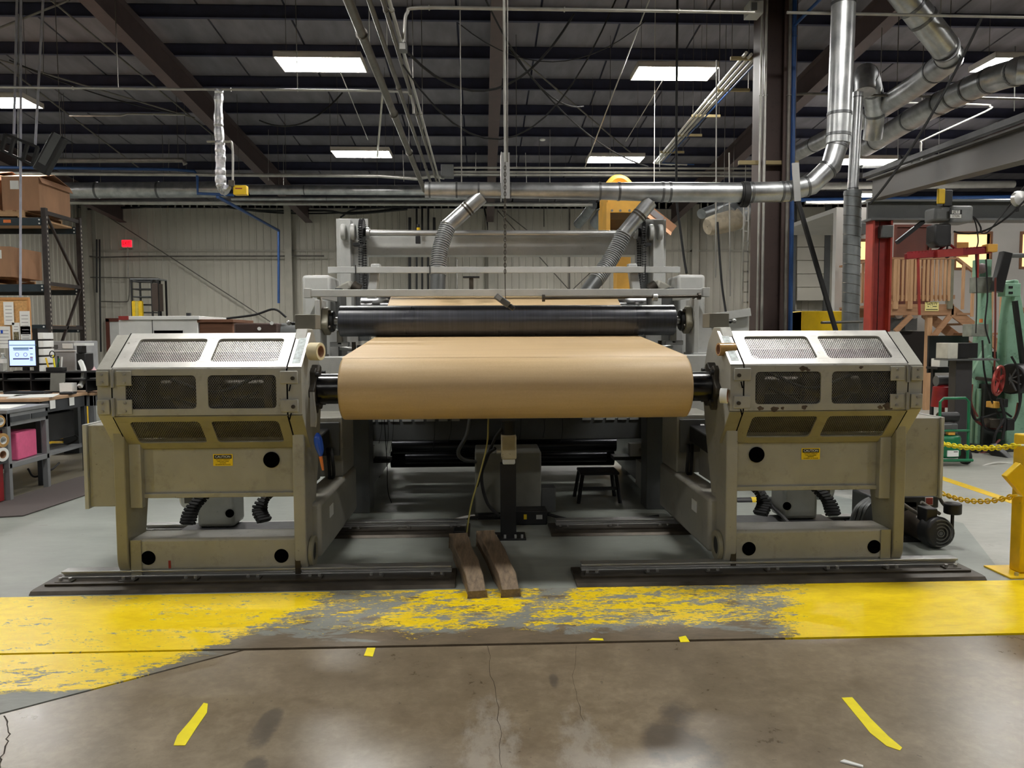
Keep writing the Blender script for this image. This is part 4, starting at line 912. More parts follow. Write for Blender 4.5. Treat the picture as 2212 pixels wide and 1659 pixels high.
pipe('far_pipe', [at(1330, 445, 20), at(1305, 462, 20.3), at(1288, 485, 20.6)], .2, SPIRAL, 'wider dull duct stub bending down beside the yellow hood', 'duct', n=16, rings=(.3, .6), hang=(.1,))
pipe('far_pipe', [at(1600, 432, 16), at(1515, 462, 15)], .10, SPIRAL, 'small dull duct stub pointing down left of the column', 'duct', n=16, rings=(.7,), hang=(.2,))
pipe('far_pipe', [at(1640, 440, 15), at(1570, 470, 14.2)], .22, SPIRAL, 'large dull duct stub beside the column below the main duct', 'duct', n=18, rings=(.3, .5), hang=(.2,))
t = thing('dust_bag', 'stained canvas dust bag clamped under a duct left of the column', 'bag', at(1550, 495, 14.0)); a, c = at(1528, 490, 14.0), at(1598, 472, 14.2)
B().lathe([(.01, 0), (.14, .0), (.17, .06), (.19, .3), (.2, .7), (.2, .97), (.17, 1), (.01, 1)], a, c - a, 22).build('bag', M('stained_canvas', (146, 136, 118), .9, 0, .25, 6), t); d = (c - a); B().ring(a + d * .9, a + d * .96, .212, .2, 20).build('clamp_band', STEEL, t); B().tube([a.lerp(c, .5) + Z3 * .2, V((a.lerp(c, .5).x, 14.1, rz(14.1) + .81))], .006, 5).build('hanger_rod', PIPED, t)
pipe('far_duct', [at(1860, 350, 17.5), at(2130, 345, 17.5)], .14, DUCT, 'silver duct run behind the spiral duct at right', 'duct', n=18, rings=(.3, .38), hang=(.5,))
pipe('far_pipe', [at(1720, 402, 21), at(2190, 398, 21)], .10, PVC, 'white pipe run along the back at right', 'pipe', n=14, rings=(.2, .6), hang=(.3, .7)); pipe('far_pipe', [at(1730, 432, 20), at(2212, 425, 20)], .05, BLUEP, 'blue air line along the back at right', 'pipe', n=10); pipe('far_pipe', [at(1740, 438, 18), at(2230, 432, 18)], .04, PIPE, 'thin bright pipe along the back at right', 'pipe', n=10)
# foil flexible duct and its yellow control box
t = thing('foil_duct', 'crinkled foil flexible duct hanging below the roof at left', 'duct', at(480, 415, 10)); b = B()
P = sm([at(473, 194, 10), at(472, 260, 10), at(476, 330, 10), at(478, 400, 10), at(492, 412, 10)], 14); b.tube(P, lambda f: .048 + .024 * f + random.uniform(-.007, .007), 14); b.build('foil_tube', FOIL, t, sharp=15)
t = thing('control_box', 'yellow control box with red label hanging on a conduit at upper left', 'box', at(518, 420, 10)); p, q = at(503, 400, 10), at(532, 420, 10)
B().box(p.x, q.x, 10, 10.1, q.z, p.z).build('body', YEL, t, bevel=.006); B().box(p.x + .03, q.x - .05, 9.995, 10, q.z + .07, p.z - .035).build('label_plate', RED, t); B().tube(sm([at(447, 306, 10), at(490, 306, 10), at(502, 316, 10), at(503, 400, 10)], 5), .014, 8).build('conduit', PIPE, t); B().cyl(at(500, 390, 10), at(500, 403, 10), .04, n=10).build('conduit_fitting', STEELD, t)

# ------------------------------------------------------------------ conduits and pipes under the roof
def run(x0, y0, Y0, Y1, r, mat, label, rings=(), hang=()):
    a = at(x0, y0, Y0); pipe('ceiling_conduit', [V((a.x, -6, a.z)), V((a.x, Y1, a.z))], r, mat, label, rings=[.5 + q * .5 for q in rings], hang=[.3] + [.5 + q * .5 for q in hang], n=12, rk=1.35)
run(740, -30, 7.0, 16.5, .048, PIPED, 'widest of the four pipes running back under the roof, leftmost', (.1, .25, .5, .7), (.3, .7)); run(787, -30, 7.0, 16.5, .026, PIPED, 'second pipe from the left running back under the roof', (.15, .4, .8), (.3,))
run(818, -30, 7.0, 16.5, .022, PIPED, 'third pipe from the left running back under the roof', (.2, .5, .9), (.6,)); run(832, -30, 7.0, 16.5, .020, PIPE, 'fourth pipe from the left running back under the roof', (.2, .5), (.4,))
H1 = lambda x, y, Y: at(x, y, Y)
pipe('ceiling_conduit', sm([H1(-40, 188, 10), H1(300, 192, 10), H1(700, 195, 10), H1(860, 198, 10), H1(884, 203, 10), H1(892, 225, 10), H1(893, 245, 10)], 4), .015, PIPE, 'thin bright conduit crossing the upper left under the roof', rings=(.2, .55, .7), hang=(.3, .7), rk=1.5)
pipe('ceiling_conduit', sm([H1(872, 100, 8), H1(874, 50, 8), H1(880, 27, 8), H1(905, 17, 8), H1(1100, 19, 8), H1(1400, 23, 8), H1(1630, 27, 8)], 4), .018, PIPE, 'bright conduit across the top centre ending at the column box', rings=(.15, .5, .8), rk=1.5)
pipe('ceiling_conduit', [H1(1700, 27, 8.4), H1(2250, 38, 8.4)], .016, PIPE, 'bright conduit across the top right behind the tall duct', hang=(.6,))
b = thing('junction_box', 'grey junction box on the conduit at top centre left', 'box', at(872, 100, 8)); p, q = at(862, 95, 8), at(879, 112, 8); B().box(p.x, q.x, 7.95, 8.05, q.z, p.z).build('body', GREYD, b, bevel=.004); B().box(p.x + .01, q.x - .01, 7.945, 7.95, q.z + .01, p.z - .01).build('cover', GREY, b)
pipe('ceiling_conduit', sm([H1(1712, 330, 11), H1(1705, 260, 11), H1(1712, 212, 11), H1(1740, 203, 11), H1(1860, 205, 11), H1(2240, 215, 11)], 4), .018, PIPED, 'dull conduit bending from the column to the right edge', rings=(.3, .8), hang=(.7,))
pipe('ceiling_conduit', sm([H1(1990, 345, 12), H1(1990, 310, 12), H1(2000, 300, 12), H1(2130, 240, 12), H1(2138, 230, 12), H1(2120, 226, 12), H1(1960, 222, 12)], 4), .016, PIPE, 'thin hairpin conduit between the ducts at upper right')
pipe('ceiling_conduit', [H1(150, 250, 14), H1(262, 250, 14), H1(275, 246, 14), H1(400, 248, 14)], .016, PIPE, 'short thin conduit right of the far left light')
pipe('ceiling_conduit', [H1(-40, 374, 18), H1(820, 380, 18), H1(900, 386, 18), H1(935, 380, 18), H1(960, 384, 18)], .042, PIPE, 'pale pipe crossing the left half just under the lights', rings=(.2, .4, .6, .8), hang=(.18, .42, .55, .75))
pipe('ceiling_conduit', [H1(-40, 361, 18), H1(375, 366, 18), H1(420, 370, 18), H1(426, 378, 18), H1(427, 418, 18), H1(505, 421, 18)], .035, BLUEP, 'blue air line crossing the upper left and dropping to the duct', rings=(.5, .8, .97), hang=(.3, .75)); pipe('ceiling_conduit', [H1(470, 425, 18), H1(602, 498, 24), H1(602, 655, 24)], .04, BLUEP, 'blue air line running down the back wall at left')
pipe('ceiling_conduit', [H1(120, 347, 16.5), H1(395, 346, 16.5), H1(400, 355, 16.5)], .05, PIPED, 'dull pipe stub above the blue air line at left')
for k, (y0, y1, nm) in enumerate(((362, 364, 'top'), (371, 373, 'middle'), (377, 380, 'bottom'))): pipe('ceiling_conduit', [H1(980, y0, 15), H1(1650, y1, 15)], .022, PIPE, f'{nm} of three thin conduits behind the main duct at centre', rings=(.1, .4), hang=(.2, .5) if k == 0 else ())
t = thing('junction_box', 'dark square junction box above the left end of the main duct', 'box', at(967, 385, 15)); p, q = at(953, 357, 15), at(980, 386, 15); B().box(p.x, q.x, 14.9, 15.02, q.z, p.z).build('body', GREYD, t, bevel=.006); B().box(p.x + .02, q.x - .02, 14.89, 14.9, q.z + .02, p.z - .02).build('cover', GREYD, t)
# bundle on trapeze hangers at right of centre
for k, (dx_, r_, mt, lb) in enumerate(((0, .022, PVC, 'left pale pipe of the bundle on wooden trapeze bars'), (11, .02, PVC, 'middle pale pipe of the bundle on wooden trapeze bars'), (22, .022, PIPE, 'right steel pipe of the bundle on wooden trapeze bars'), (32, .012, BLUEP, 'thin blue line beside the bundle on wooden trapeze bars'))):
    a = at(1612 + dx_, 114 + dx_ * .3, 9.95); b_ = at(1413 + dx_ * .55, 352, 16.3); pipe('ceiling_conduit', [a, b_, b_ + V((.4 + .1 * k, .05, -.02))], r_, mt, lb, rings=(.3, .6), rk=1.25)
for i, (x, y) in enumerate(((1617, 118), (1585, 187), (1525, 244), (1488, 286), (1452, 323))):
    Y = [10.1, 11.4, 12.8, 14, 15.3][i]; p = at(x, y, Y); t = thing('trapeze_hanger', ['nearest, highest', 'second nearest', 'third nearest', 'fourth nearest', 'farthest, lowest'][i] + ' wooden trapeze bar carrying the pipe bundle', 'hanger', p, 'trapeze bars')
    B().box(p.x - .24, p.x + .24, Y - .02, Y + .02, p.z - .07, p.z - .03).build('bar', m_wood('pale_lath', (176, 160, 118), (140, 124, 88), 0) if i == 0 else bpy.data.materials['pale_lath'], t)
    for s in (-.22, .22): B().tube([p + V((s, 0, -.06)), V((p.x + s, Y, rz(Y) + .6))], .004, 5).build('hanger_rod', PIPED, t)
p, q = at(1594, 350, 9.6), at(1722, 355, 9.6); t = thing('trapeze_hanger', 'large pale wooden bar across the brown column above the main duct', 'hanger', p, 'trapeze bars'); B().box(p.x, q.x, 9.55, 9.6, q.z - .01, q.z + .035).build('bar', bpy.data.materials['pale_lath'], t)
for s in (.1, -.1): B().tube([(p if s > 0 else q) + V((s, 0, 0)), (p if s > 0 else q) + V((s, 0, -.3))], .006, 5).build('hanger_rod', PIPED, t)
# thin wires, cables and sagging cords
def wire(p, q, r, label, s=0, mat=None, grp=None): B().tube(sag(p, q, s, 14) if s else [p, q], r, 6).build('ceiling_cable', mat or RUBBER, label=label, cat='cable', group=grp)
wire(at(880, 113, 8.2), at(1240, 30, 9.2), .014, 'thick dark cable sagging from the junction box towards top centre', .62); wire(at(870, 140, 8.6), at(1330, 0, 9.5), .010, 'dark cable sagging lower across the top centre', 1.2)
wire(at(1040, -20, 8.3), at(1260, 230, 10.5), .011, 'dark cable dropping from the top edge at centre', .35); wire(at(990, 50, 9), at(1395, 45, 9), .006, 'thin black wire sagging across the top centre', .45)
wire(at(1100, 105, 12), at(1400, 360, 13), .012, 'dark cable falling from the centre rafter to the right', .3); wire(at(1410, -20, 9), at(1262, 365, 12.5), .009, 'long pale diagonal wire at right of centre', mat=PIPE); wire(at(1440, 160, 11), at(1352, 305, 13), .007, 'short pale diagonal wire right of centre', mat=PIPE); wire(at(735, 155, 11), at(795, 302, 13), .007, 'short pale diagonal wire left of centre', mat=PIPE)
wire(at(828, 185, 14), at(815, 338, 16), .02, 'pale cord hanging to the small far light at left', mat=PVC); wire(at(2120, 40, 8), at(1880, 440, 8.6), .014, 'long dark cable falling diagonally at upper right', .15); wire(at(2225, 420, 9), at(2060, 500, 9.5), .012, 'black cable sagging from the right edge to the hoist', .18)
wire(at(560, 260, 14), at(740, 200, 14), .014, 'dark cable sagging under the roof left of centre', .3); wire(at(20, 130, 13), at(380, 245, 15), .012, 'dark cable running under the far left roof bay', .1)
for i, (x, y0, y1, Y) in enumerate(((40, 30, 360, 12.6), (94, 20, 160, 12.6), (1548, 130, 600, 9.3), (1575, 330, 640, 9.3), (365, 300, 372, 18), (580, 280, 390, 18), (612, 310, 400, 18), (870, 325, 392, 15), (1028, 330, 370, 15), (1135, 330, 395, 15), (1188, 280, 395, 15), (1425, 310, 370, 15), (2085, 330, 345, 14), (2030, 250, 345, 14), (1940, 220, 345, 14), (2193, 100, 240, 11), (1905, 60, 210, 11))):
    wire(at(x, y0, Y), at(x + random.uniform(-3, 3), y1, Y), .006 if Y > 10 else .009, 'thin vertical hanger wire under the roof', grp='hanger wires', mat=PIPE)
B().ball(at(1172, 302, 15), .06, 10, .4).build('smoke_detector', WHITE, label='small white round detector under the roof at centre', cat='detector')
# dark fan bracket and black frame hanging at far left
t = thing('hanging_projector', 'black angled frame hanging on cords at the upper left', 'frame', at(45, 335, 12.5))
for a, c in (((12, 290), (82, 318)), ((4, 325), (70, 356)), ((12, 290), (4, 325)), ((82, 318), (70, 356)), ((30, 300), (22, 333)), ((60, 310), (50, 345))): B().bar(at(a[0], a[1], 12.5), at(c[0], c[1], 12.5), .05, .04).build('frame_bar', BLACK, t)
for a, c in (((37, -20), (30, 290)), ((94, -20), (76, 318)), ((45, -20), (44, 660))): B().tube([at(a[0], a[1], 12.5), at(c[0], c[1], 12.5)], .018, 6).build('strap', M('pale_strap', (176, 176, 190), .6), t)
t = thing('tilted_speaker', 'dark slab-shaped speaker hanging tilted left of the blue line', 'speaker', at(90, 372, 12.2)); a, c = at(131, 293, 12.2), at(88, 372, 12.2); B().bar(a, c, .22, .14, (0, 1, 0)).build('body', BLACK, t, bevel=.02); B().bar(a - Y3 * .08, a.lerp(c, .8) - Y3 * .08, .12, .01, (0, 1, 0)).build('grille', GREYD, t); B().tube([a, V((a.x, 12.2, rz(12.2) + .81))], .006, 5).build('hanger_wire', PIPED, t)
# ------------------------------------------------------------------ pallet rack on the left
rk = thing('pallet_rack', 'tall dark pallet rack at the far left with boxes on its beams', 'rack', (-8.7, 13.5, 0))
def post(x, y):
    o = B().box(x - .04, x + .04, y - .035, y + .035, 0, 3.69).build('upright', RACKP, rk, bevel=.004)
    b = B()
    for k in range(44): b.box(x + .0395, x + .042, y - .008, y + .008, .25 + k * .076, .285 + k * .076)
    b.build('slots', M('slot_light', (206, 200, 186), .7), o, kind='stuff')  # pale boxes painted as the light seen through the slots
for x in (-7.42, -10.15):
    for y in (13.0, 14.07): post(x, y)
    for z in (3.62, 2.45, 1.72): B().box(x - .02, x + .02, 13.03, 14.04, z - .03, z + .03).build('frame_strut', RACKP, rk)
    for (y0, z0), (y1, z1) in (((13.03, 3.6), (14.04, 2.45)), ((14.04, 2.42), (13.03, 1.0)), ((13.03, .95), (14.04, .2))): B().bar((x, y0, z0), (x, y1, z1), .04, .03).build('frame_brace', RACKP, rk)
for z in (3.40, 2.31, 1.64):
    for y in (12.98, 14.05):
        o = B().box(-10.12, -7.46, y - .025, y + .025, z, z + .125).build('beam', RACKB, rk, bevel=.006)
        for dz in (.03, .09): B().cyl((-7.48, y - .026, z + dz), (-7.48, y - .034, z + dz), .014, n=8).build('rivet', WHITE, o)
    B().box(-10.1, -7.5, 13.06, 14.0, z + .09, z + .12).build('deck_board', PALLET, rk)
p = at(15, 479, 12.95); B().box(p.x - .06, p.x + .06, 12.952, 12.955, 3.44, 3.49).build('orange_tag', ORNL, rk)
def pallet(x0, x1, y0, y1, z, label):
    t = thing('pallet', label, 'pallet', ((x0 + x1) / 2, (y0 + y1) / 2, z), 'wooden pallets')
    for y in (y0, (y0 + y1) / 2 - .02, y1 - .04): B().box(x0, x1, y, y + .04, z + .02, z + .1).build('stringer', PALLET, t)
    for k in range(6): xx = x0 + (x1 - x0 - .12) * k / 5; B().box(xx, xx + .12, y0, y1, z + .1, z + .12).build('board', PALLET, t); 
    for xx in (x0, (x0 + x1) / 2 - .05, x1 - .1): B().box(xx, xx + .1, y0, y1, z, z + .02).build('board', PALLET, t)
pallet(-8.75, -7.72, 12.95, 14.1, 3.526, 'wooden pallet under the tall box on the top rack beam'); pallet(-10.0, -8.85, 12.95, 14.1, 3.526, 'wooden pallet on the top rack beam at the picture edge'); pallet(-9.6, -8.2, 12.95, 14.05, 2.436, 'wooden pallet under the flat box on the middle rack beam')
def carton(x0, x1, y0, y1, z0, z1, label, flap=True, tagx=None, rot=0):
    t = thing('cardboard_box', label, 'box', ((x0 + x1) / 2, (y0 + y1) / 2, z0), 'cardboard boxes on the rack')
    B().box(x0, x1, y0, y1, z0, z1).build('body', CARD, t, bevel=.004)
    if flap:
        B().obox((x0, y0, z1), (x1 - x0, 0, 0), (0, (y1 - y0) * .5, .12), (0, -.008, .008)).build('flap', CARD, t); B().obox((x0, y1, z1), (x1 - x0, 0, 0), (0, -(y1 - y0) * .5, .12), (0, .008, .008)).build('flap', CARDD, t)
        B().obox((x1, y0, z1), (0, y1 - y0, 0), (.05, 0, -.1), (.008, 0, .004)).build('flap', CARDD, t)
    if tagx: B().box(tagx, tagx + .14, y0 - .004, y0, z1 - .2, z1 - .06).build('paper_label', WHITEP, t)
    B().box((x0 + x1) / 2 - .03, (x0 + x1) / 2 + .03, y0 - .002, y1 + .002, z1, z1 + .002).build('tape_strip', TAPEB, t)
    return t
a, c = at(43, 455, 13.05), at(83, 385, 13.05); carton(-8.12, c.x, 13.05, 14.0, 3.65, c.z + .02, 'tall open cardboard box beside the rack post on the top beam', True, -7.98)
carton(-9.3, -8.2, 13.05, 13.95, 3.65, 4.25, 'tall cardboard box at the picture edge on the top beam', True, -8.55)
c = at(75, 550, 13.1); carton(-9.3, -8.0, 13.0, 13.9, 2.56, 3.06, 'low cardboard box on the middle rack beam', False, -8.28)

# ------------------------------------------------------------------ workbenches
def bench(name, x0, x1, y0, y1, z, mat, top, label, shelf=None, drawer=True):
    t = thing(name, label, 'workbench', ((x0 + x1) / 2, (y0 + y1) / 2, 0))
    B().box(x0, x1, y0, y1, z - .035, z).build('top', top, t, bevel=.004); B().box(x0 + .02, x1 - .01, y0 + .01, y1 - .01, z - .16, z - .036).build('apron', mat, t, bevel=.004)
    for x in (x0 + .03, x1 - .06):
        for y in (y0 + .01, y1 - .06): B().box(x, x + .05, y, y + .05, 0, z - .036).build('leg', mat, t, bevel=.003)
    if shelf: B().box(x0 + .03, x1 - .01, y0 + .02, y1 - .02, shelf - .05, shelf).build('shelf', mat, t, bevel=.003)
    return t
b1_ = bench('workbench', -6.3, -4.66, 7.28, 7.98, .87, BENCH, BENCH, 'grey steel workbench with pink block on its lower shelf', .36)
for k in range(2): B().box(-4.668, -4.66, 7.34 + .33 * k, 7.64 + .3 * k, .75, .80).build('drawer_pull', BENCHD, b1_)
b2_ = bench('workbench', -6.4, -4.80, 8.06, 9.02, .915, BENCHD, BTOP, 'charcoal workbench with paper sheets on top, behind the grey bench', None)
b3_ = bench('workbench', -6.0, -4.78, 9.12, 10.0, .9, BENCH, BTOP, 'grey workbench with brown top at the back behind the charcoal bench', None)
for y in (8.24, 8.62): B().box(-4.80, -4.797, y, y + .1, .79, .88).build('white_tag', WHITEP, b2_)
B().box(-4.81, -4.806, 8.1, 8.85, .885, .895).build('edge_trim', STEEL, b2_); B().box(-5.6, -4.9, 8.2, 8.9, .42, .72).build('drawer_box', BLACK, b2_, bevel=.01)
B().box(-6.3, -4.85, 8.1, 8.95, .28, .31).build('lower_shelf', BENCH, b2_)
def sheet(name, x, y, z, w_, h_, rot, mat, label, cat='paper', grp='papers on the benches'):
    c, s = math.cos(R(rot)), math.sin(R(rot)); P = [(x + u * c - v * s, y + u * s + v * c) for u, v in ((-w_ / 2, -h_ / 2), (w_ / 2, -h_ / 2), (w_ / 2, h_ / 2), (-w_ / 2, h_ / 2))]
    B().prism(P, 'z', z + .001, z + .006).build(name, mat, label=label, cat=cat, group=grp)
sheet('paper_sheet', -5.05, 8.4, .915, .42, .5, 20, WHITEP, 'large white sheet on the charcoal bench nearest the corner'); sheet('paper_sheet', -5.4, 8.5, .915, .4, .3, -8, WHITEP, 'white sheet on the charcoal bench behind the first'); sheet('paper_sheet', -4.95, 7.6, .87, .36, .45, 12, WHITEP, 'white sheet on the grey bench top')
sheet('paper_sheet', -5.35, 7.5, .87, .3, .4, -6, WHITEP, 'white sheet at the back of the grey bench top')
B().box(-4.9, -4.75, 8.6, 8.7, .916, .945).build('computer_mouse', BLACK, label='black computer mouse on the charcoal bench', cat='mouse', bevel=.012)
t = thing('keyboard', 'black keyboard on the charcoal bench in front of the shelf riser', 'keyboard', (-5.3, 8.75, .916)); B().box(-5.55, -5.1, 8.68, 8.84, .916, .94).build('case', BLACK, t, bevel=.004)
for k in range(4): B().box(-5.53, -5.12, 8.69 + k * .036, 8.715 + k * .036, .94, .946).build('key_row', BENCHD, t)
sheet('pliers', -5.02, 7.36, .87, .12, .03, 25, RED, 'red handled tool on the grey bench', 'tool', None)
# riser shelf with cubbies
rs = thing('shelf_riser', 'long black shelf riser with cubbies carrying the monitor', 'shelf', (-5.3, 9.05, .915))
zt = at(120, 803, 9.0).z
B().box(-6.4, -4.5, 9.03, 9.33, zt - .015, zt).build('top_board', BLACK, rs); B().box(-6.4, -4.5, 9.03, 9.33, zt - .105, zt - .095).build('middle_board', BLACK, rs); B().box(-6.4, -4.5, 9.32, 9.335, .916, zt).build('back_board', BLACK, rs)
for k in range(7): B().box(-6.4 + .315 * k, -6.385 + .315 * k, 9.03, 9.32, .916, zt - .016).build('divider', BLACK, rs)
B().box(-6.35, -4.55, 9.1, 9.3, zt - .09, zt - .08).build('paper_stack', WHITEP, rs)
# monitor
mo = thing('monitor', 'computer monitor with a pale blue screen on the black riser', 'monitor', (-5.25, 9.1, zt)); p, q = at(17, 734, 9.05), at(80, 793, 9.05)
B().box(p.x, q.x, 9.05, 9.09, q.z, p.z).build('bezel', BLACK, mo, bevel=.004); sc_ = B().box(p.x + .012, q.x - .012, 9.047, 9.05, q.z + .02, p.z - .012).build('screen', SCREEN, mo)
B().box((p.x + q.x) / 2 - .03, (p.x + q.x) / 2 + .03, 9.09, 9.13, zt, p.z - .1).build('stand', BLACK, mo); B().box((p.x + q.x) / 2 - .11, (p.x + q.x) / 2 + .11, 9.04, 9.2, zt, zt + .012).build('foot', BLACK, mo)
SI = M('screen_ink', (54, 60, 120), .6); SI2 = M('screen_teal', (60, 110, 130), .6)
def scr(x0, x1, y0, y1, m_): a, c = at(x0, y0, 9.046), at(x1, y1, 9.046); B().box(a.x, c.x, 9.0455, 9.0468, c.z, a.z).build('screen_graphic', m_, sc_)
scr(28, 62, 751, 753.5, SI2); scr(63, 71, 751, 753.5, SI); scr(29, 62, 755, 756.5, SI2); scr(28, 63, 774, 776.5, SI); scr(65, 71, 771, 773, REDD); scr(65, 71, 774.5, 776.5, SI); scr(65, 71, 778, 779.5, SI2); scr(65, 71, 764, 765.5, SI2); scr(20, 79, 745, 746, SI2)
for x in (37, 55): B().ring(at(x, 766, 9.0467), at(x, 766, 9.0467) - Y3 * .0015, .022, .018, 20).build('screen_graphic', SI, sc_)
# cork board with papers
t = thing('cork_board', 'cork notice board with pinned white papers above the monitor', 'notice board', at(20, 735, 9.35)); p, q = at(-60, 648, 9.35), at(62, 745, 9.35)
B().box(p.x, q.x, 9.36, 9.38, q.z, p.z).build('cork', CORK, t); B().box(p.x, q.x + .02, 9.35, 9.385, p.z, p.z + .03).build('frame', M('oak_frame', (190, 136, 80), .6), t); B().box(q.x, q.x + .025, 9.35, 9.385, q.z, p.z).build('frame', bpy.data.materials['oak_frame'], t)
for x0, x1, y0, y1 in ((7, 31, 652, 702), (42, 66, 672, 722), (-20, 24, 705, 752), (26, 44, 697, 740), (44, 68, 705, 745)):
    a, c = at(x0, y0, 9.345), at(x1, y1, 9.345); o = B().box(a.x, c.x, 9.343, 9.346, c.z, a.z).build('pinned_paper', WHITEP, t)
    for k in range(5): zz = a.z - (a.z - c.z) * (.18 + .15 * k); B().box(a.x + .02, c.x - .02, 9.3425, 9.343, zz - .006, zz).build('print_line', INKG, o)
a, c = at(29, 717, 9.34), at(41, 735, 9.34); B().box(a.x, c.x, 9.3405, 9.3425, c.z, a.z).build('photo', M('printed_photo', (120, 112, 84), .6, 0, .5, 60), t)
a, c = at(1, 713, 9.34), at(6, 720, 9.34); B().box(a.x, c.x, 9.3405, 9.3425, c.z, a.z).build('photo', BLUE, t)
# bottles, cups, trays on the riser
def bottle(x, y, z, r, h, mat, capm, label, grp='bottles on the riser'):
    t = thing('bottle', label, 'bottle', (x, y, z), grp); B().lathe([(.001, 0), (r, .01), (r, .62), (r * .95, .7), (r * .4, .86), (r * .38, .93)], (x, y, z), (0, 0, h), 20).build('body', mat, t); B().cyl((x, y, z + h * .92), (x, y, z + h), r * .45, n=14).build('cap', capm, t); return t
p = at(5, 800, 9.1); w_b = bottle(p.x, 9.12, zt + .001, .04, .22, PET, WHITE, 'clear water bottle beside the monitor'); B().ring((p.x, 9.12, zt + .1), (p.x, 9.12, zt + .15), .0415, .04, 20).build('label_band', WHITEP, w_b)
p = at(197, 800, 9.6); bottle(p.x, 9.6, .9, .06, .36, M('pink_translucent', (232, 190, 196), .3), BLUE, 'pink sports bottle with a blue lid on the rear bench')
t = thing('pen_cup', 'black mesh pen holder with scissors and markers on the riser', 'pen holder', at(128, 803, 9.1)); p = at(124, 803, 9.1)
B().box(p.x - .1, p.x + .09, 9.04, 9.14, zt + .001, zt + .05).build('holder', BLACK, t, bevel=.006)
for k, (dx_, hh, mt) in enumerate(((-.09, .14, YEL), (-.02, .17, YELT), (.02, .16, BLACK), (.05, .15, WHITE), (.0, .13, GREENC))): B().cyl((p.x + dx_, 9.09, zt + .02), (p.x + dx_ - .03 + .015 * k, 9.09, zt + .02 + hh), .009, n=8).build('pen', mt, t)
B().tube([(p.x - .04 + .03 * math.cos(a_), 9.08, zt + .2 + .04 * math.sin(a_)) for a_ in [R(30 * k) for k in range(12)]], .006, 6, closed=True).build('scissor_handle', BLACK, t)
t = thing('document_stand', 'plain grey metal panel leaning at the front of the riser', 'panel', at(122, 838, 8.95)); p, q = at(106, 804, 8.98), at(139, 837, 8.98); B().obox((p.x, 8.99, .917), (q.x - p.x, 0, 0), (0, .03, p.z - .93), (0, -.012, 0)).build('panel', M('olive_grey_sheet', (116, 116, 108), .6, .1), t); B().box(p.x, q.x, 8.95, 9.0, .916, .93).build('foot', BLACK, t)
t = thing('plastic_bin', 'white open plastic bin on the charcoal bench', 'bin', at(152, 836, 8.95)); p = at(152, 836, 9.0)
x0, x1 = p.x - .07, p.x + .07; zz = .917
for bx in ((x0, x1, 8.9, 8.91), (x0, x1, 9.0, 9.01), (x0, x0 + .01, 8.91, 9.0), (x1 - .01, x1, 8.91, 9.0)): B().box(bx[0], bx[1], bx[2], bx[3], zz, zz + .11).build('side', WHITE, t)
B().box(x0, x1, 8.9, 9.01, zz, zz + .008).build('base', WHITE, t)
t = thing('label_printer', 'black label printer with a white paper strip curling down', 'printer', at(175, 803, 9.4)); p, q = at(163, 745, 9.4), at(180, 803, 9.4); B().box(p.x, q.x + .03, 9.4, 9.6, zt, p.z - .1).build('case', BLACK, t, bevel=.01); B().box(p.x + .02, q.x, 9.38, 9.5, p.z - .1, p.z).build('head', BLACK, t, bevel=.01); B().tube(sm([at(174, 780, 9.3), at(181, 800, 9.2), at(179, 822, 9.12), at(172, 836, 9.05)], 5), .03, 4).build('paper_strip', WHITEP, t); B().box(p.x - .01, q.x + .04, 9.38, 9.6, p.z - .01, p.z + .02).build('lid', WHITE, t)
t = thing('printer_cabinet', 'grey office printer behind the riser with a pale window', 'printer', at(140, 803, 10.2)); p, q = at(110, 737, 10.2), at(164, 803, 10.2); B().box(p.x, q.x, 10.2, 10.8, .95, p.z).build('case', M('printer_grey', (150, 151, 152), .5), t, bevel=.01); a, c = at(134, 742, 10.19), at(157, 753, 10.19); B().box(a.x, c.x, 10.19, 10.2, c.z, a.z).build('window', WHITE, t, bevel=.003); a, c = at(115, 745, 10.19), at(124, 753, 10.19); B().box(a.x, c.x, 10.19, 10.2, c.z, a.z).build('keypad', GREYD, t); a, c = at(110, 757, 10.19), at(164, 759, 10.19); B().box(a.x, c.x, 10.185, 10.2, c.z, a.z).build('slot', WHITE, t); B().box(p.x + .05, q.x - .05, 10.3, 10.7, 0, .95).build('stand', BENCHD, t)
t = thing('paper_tray_tower', 'white stacked paper trays between the monitor and the rack post', 'paper trays', at(90, 803, 9.5)); p, q = at(83, 715, 9.1), at(98, 800, 9.1)
for k in range(5): zz = zt + (p.z - zt) * k / 5; B().box(p.x, q.x, 9.08, 9.3, zz, zz + (p.z - zt) / 5 - .02).build('tray', WHITEP, t, bevel=.004)
B().box(p.x - .06, p.x, 9.08, 9.3, zt, p.z + .03).build('side_panel', BLACK, t)
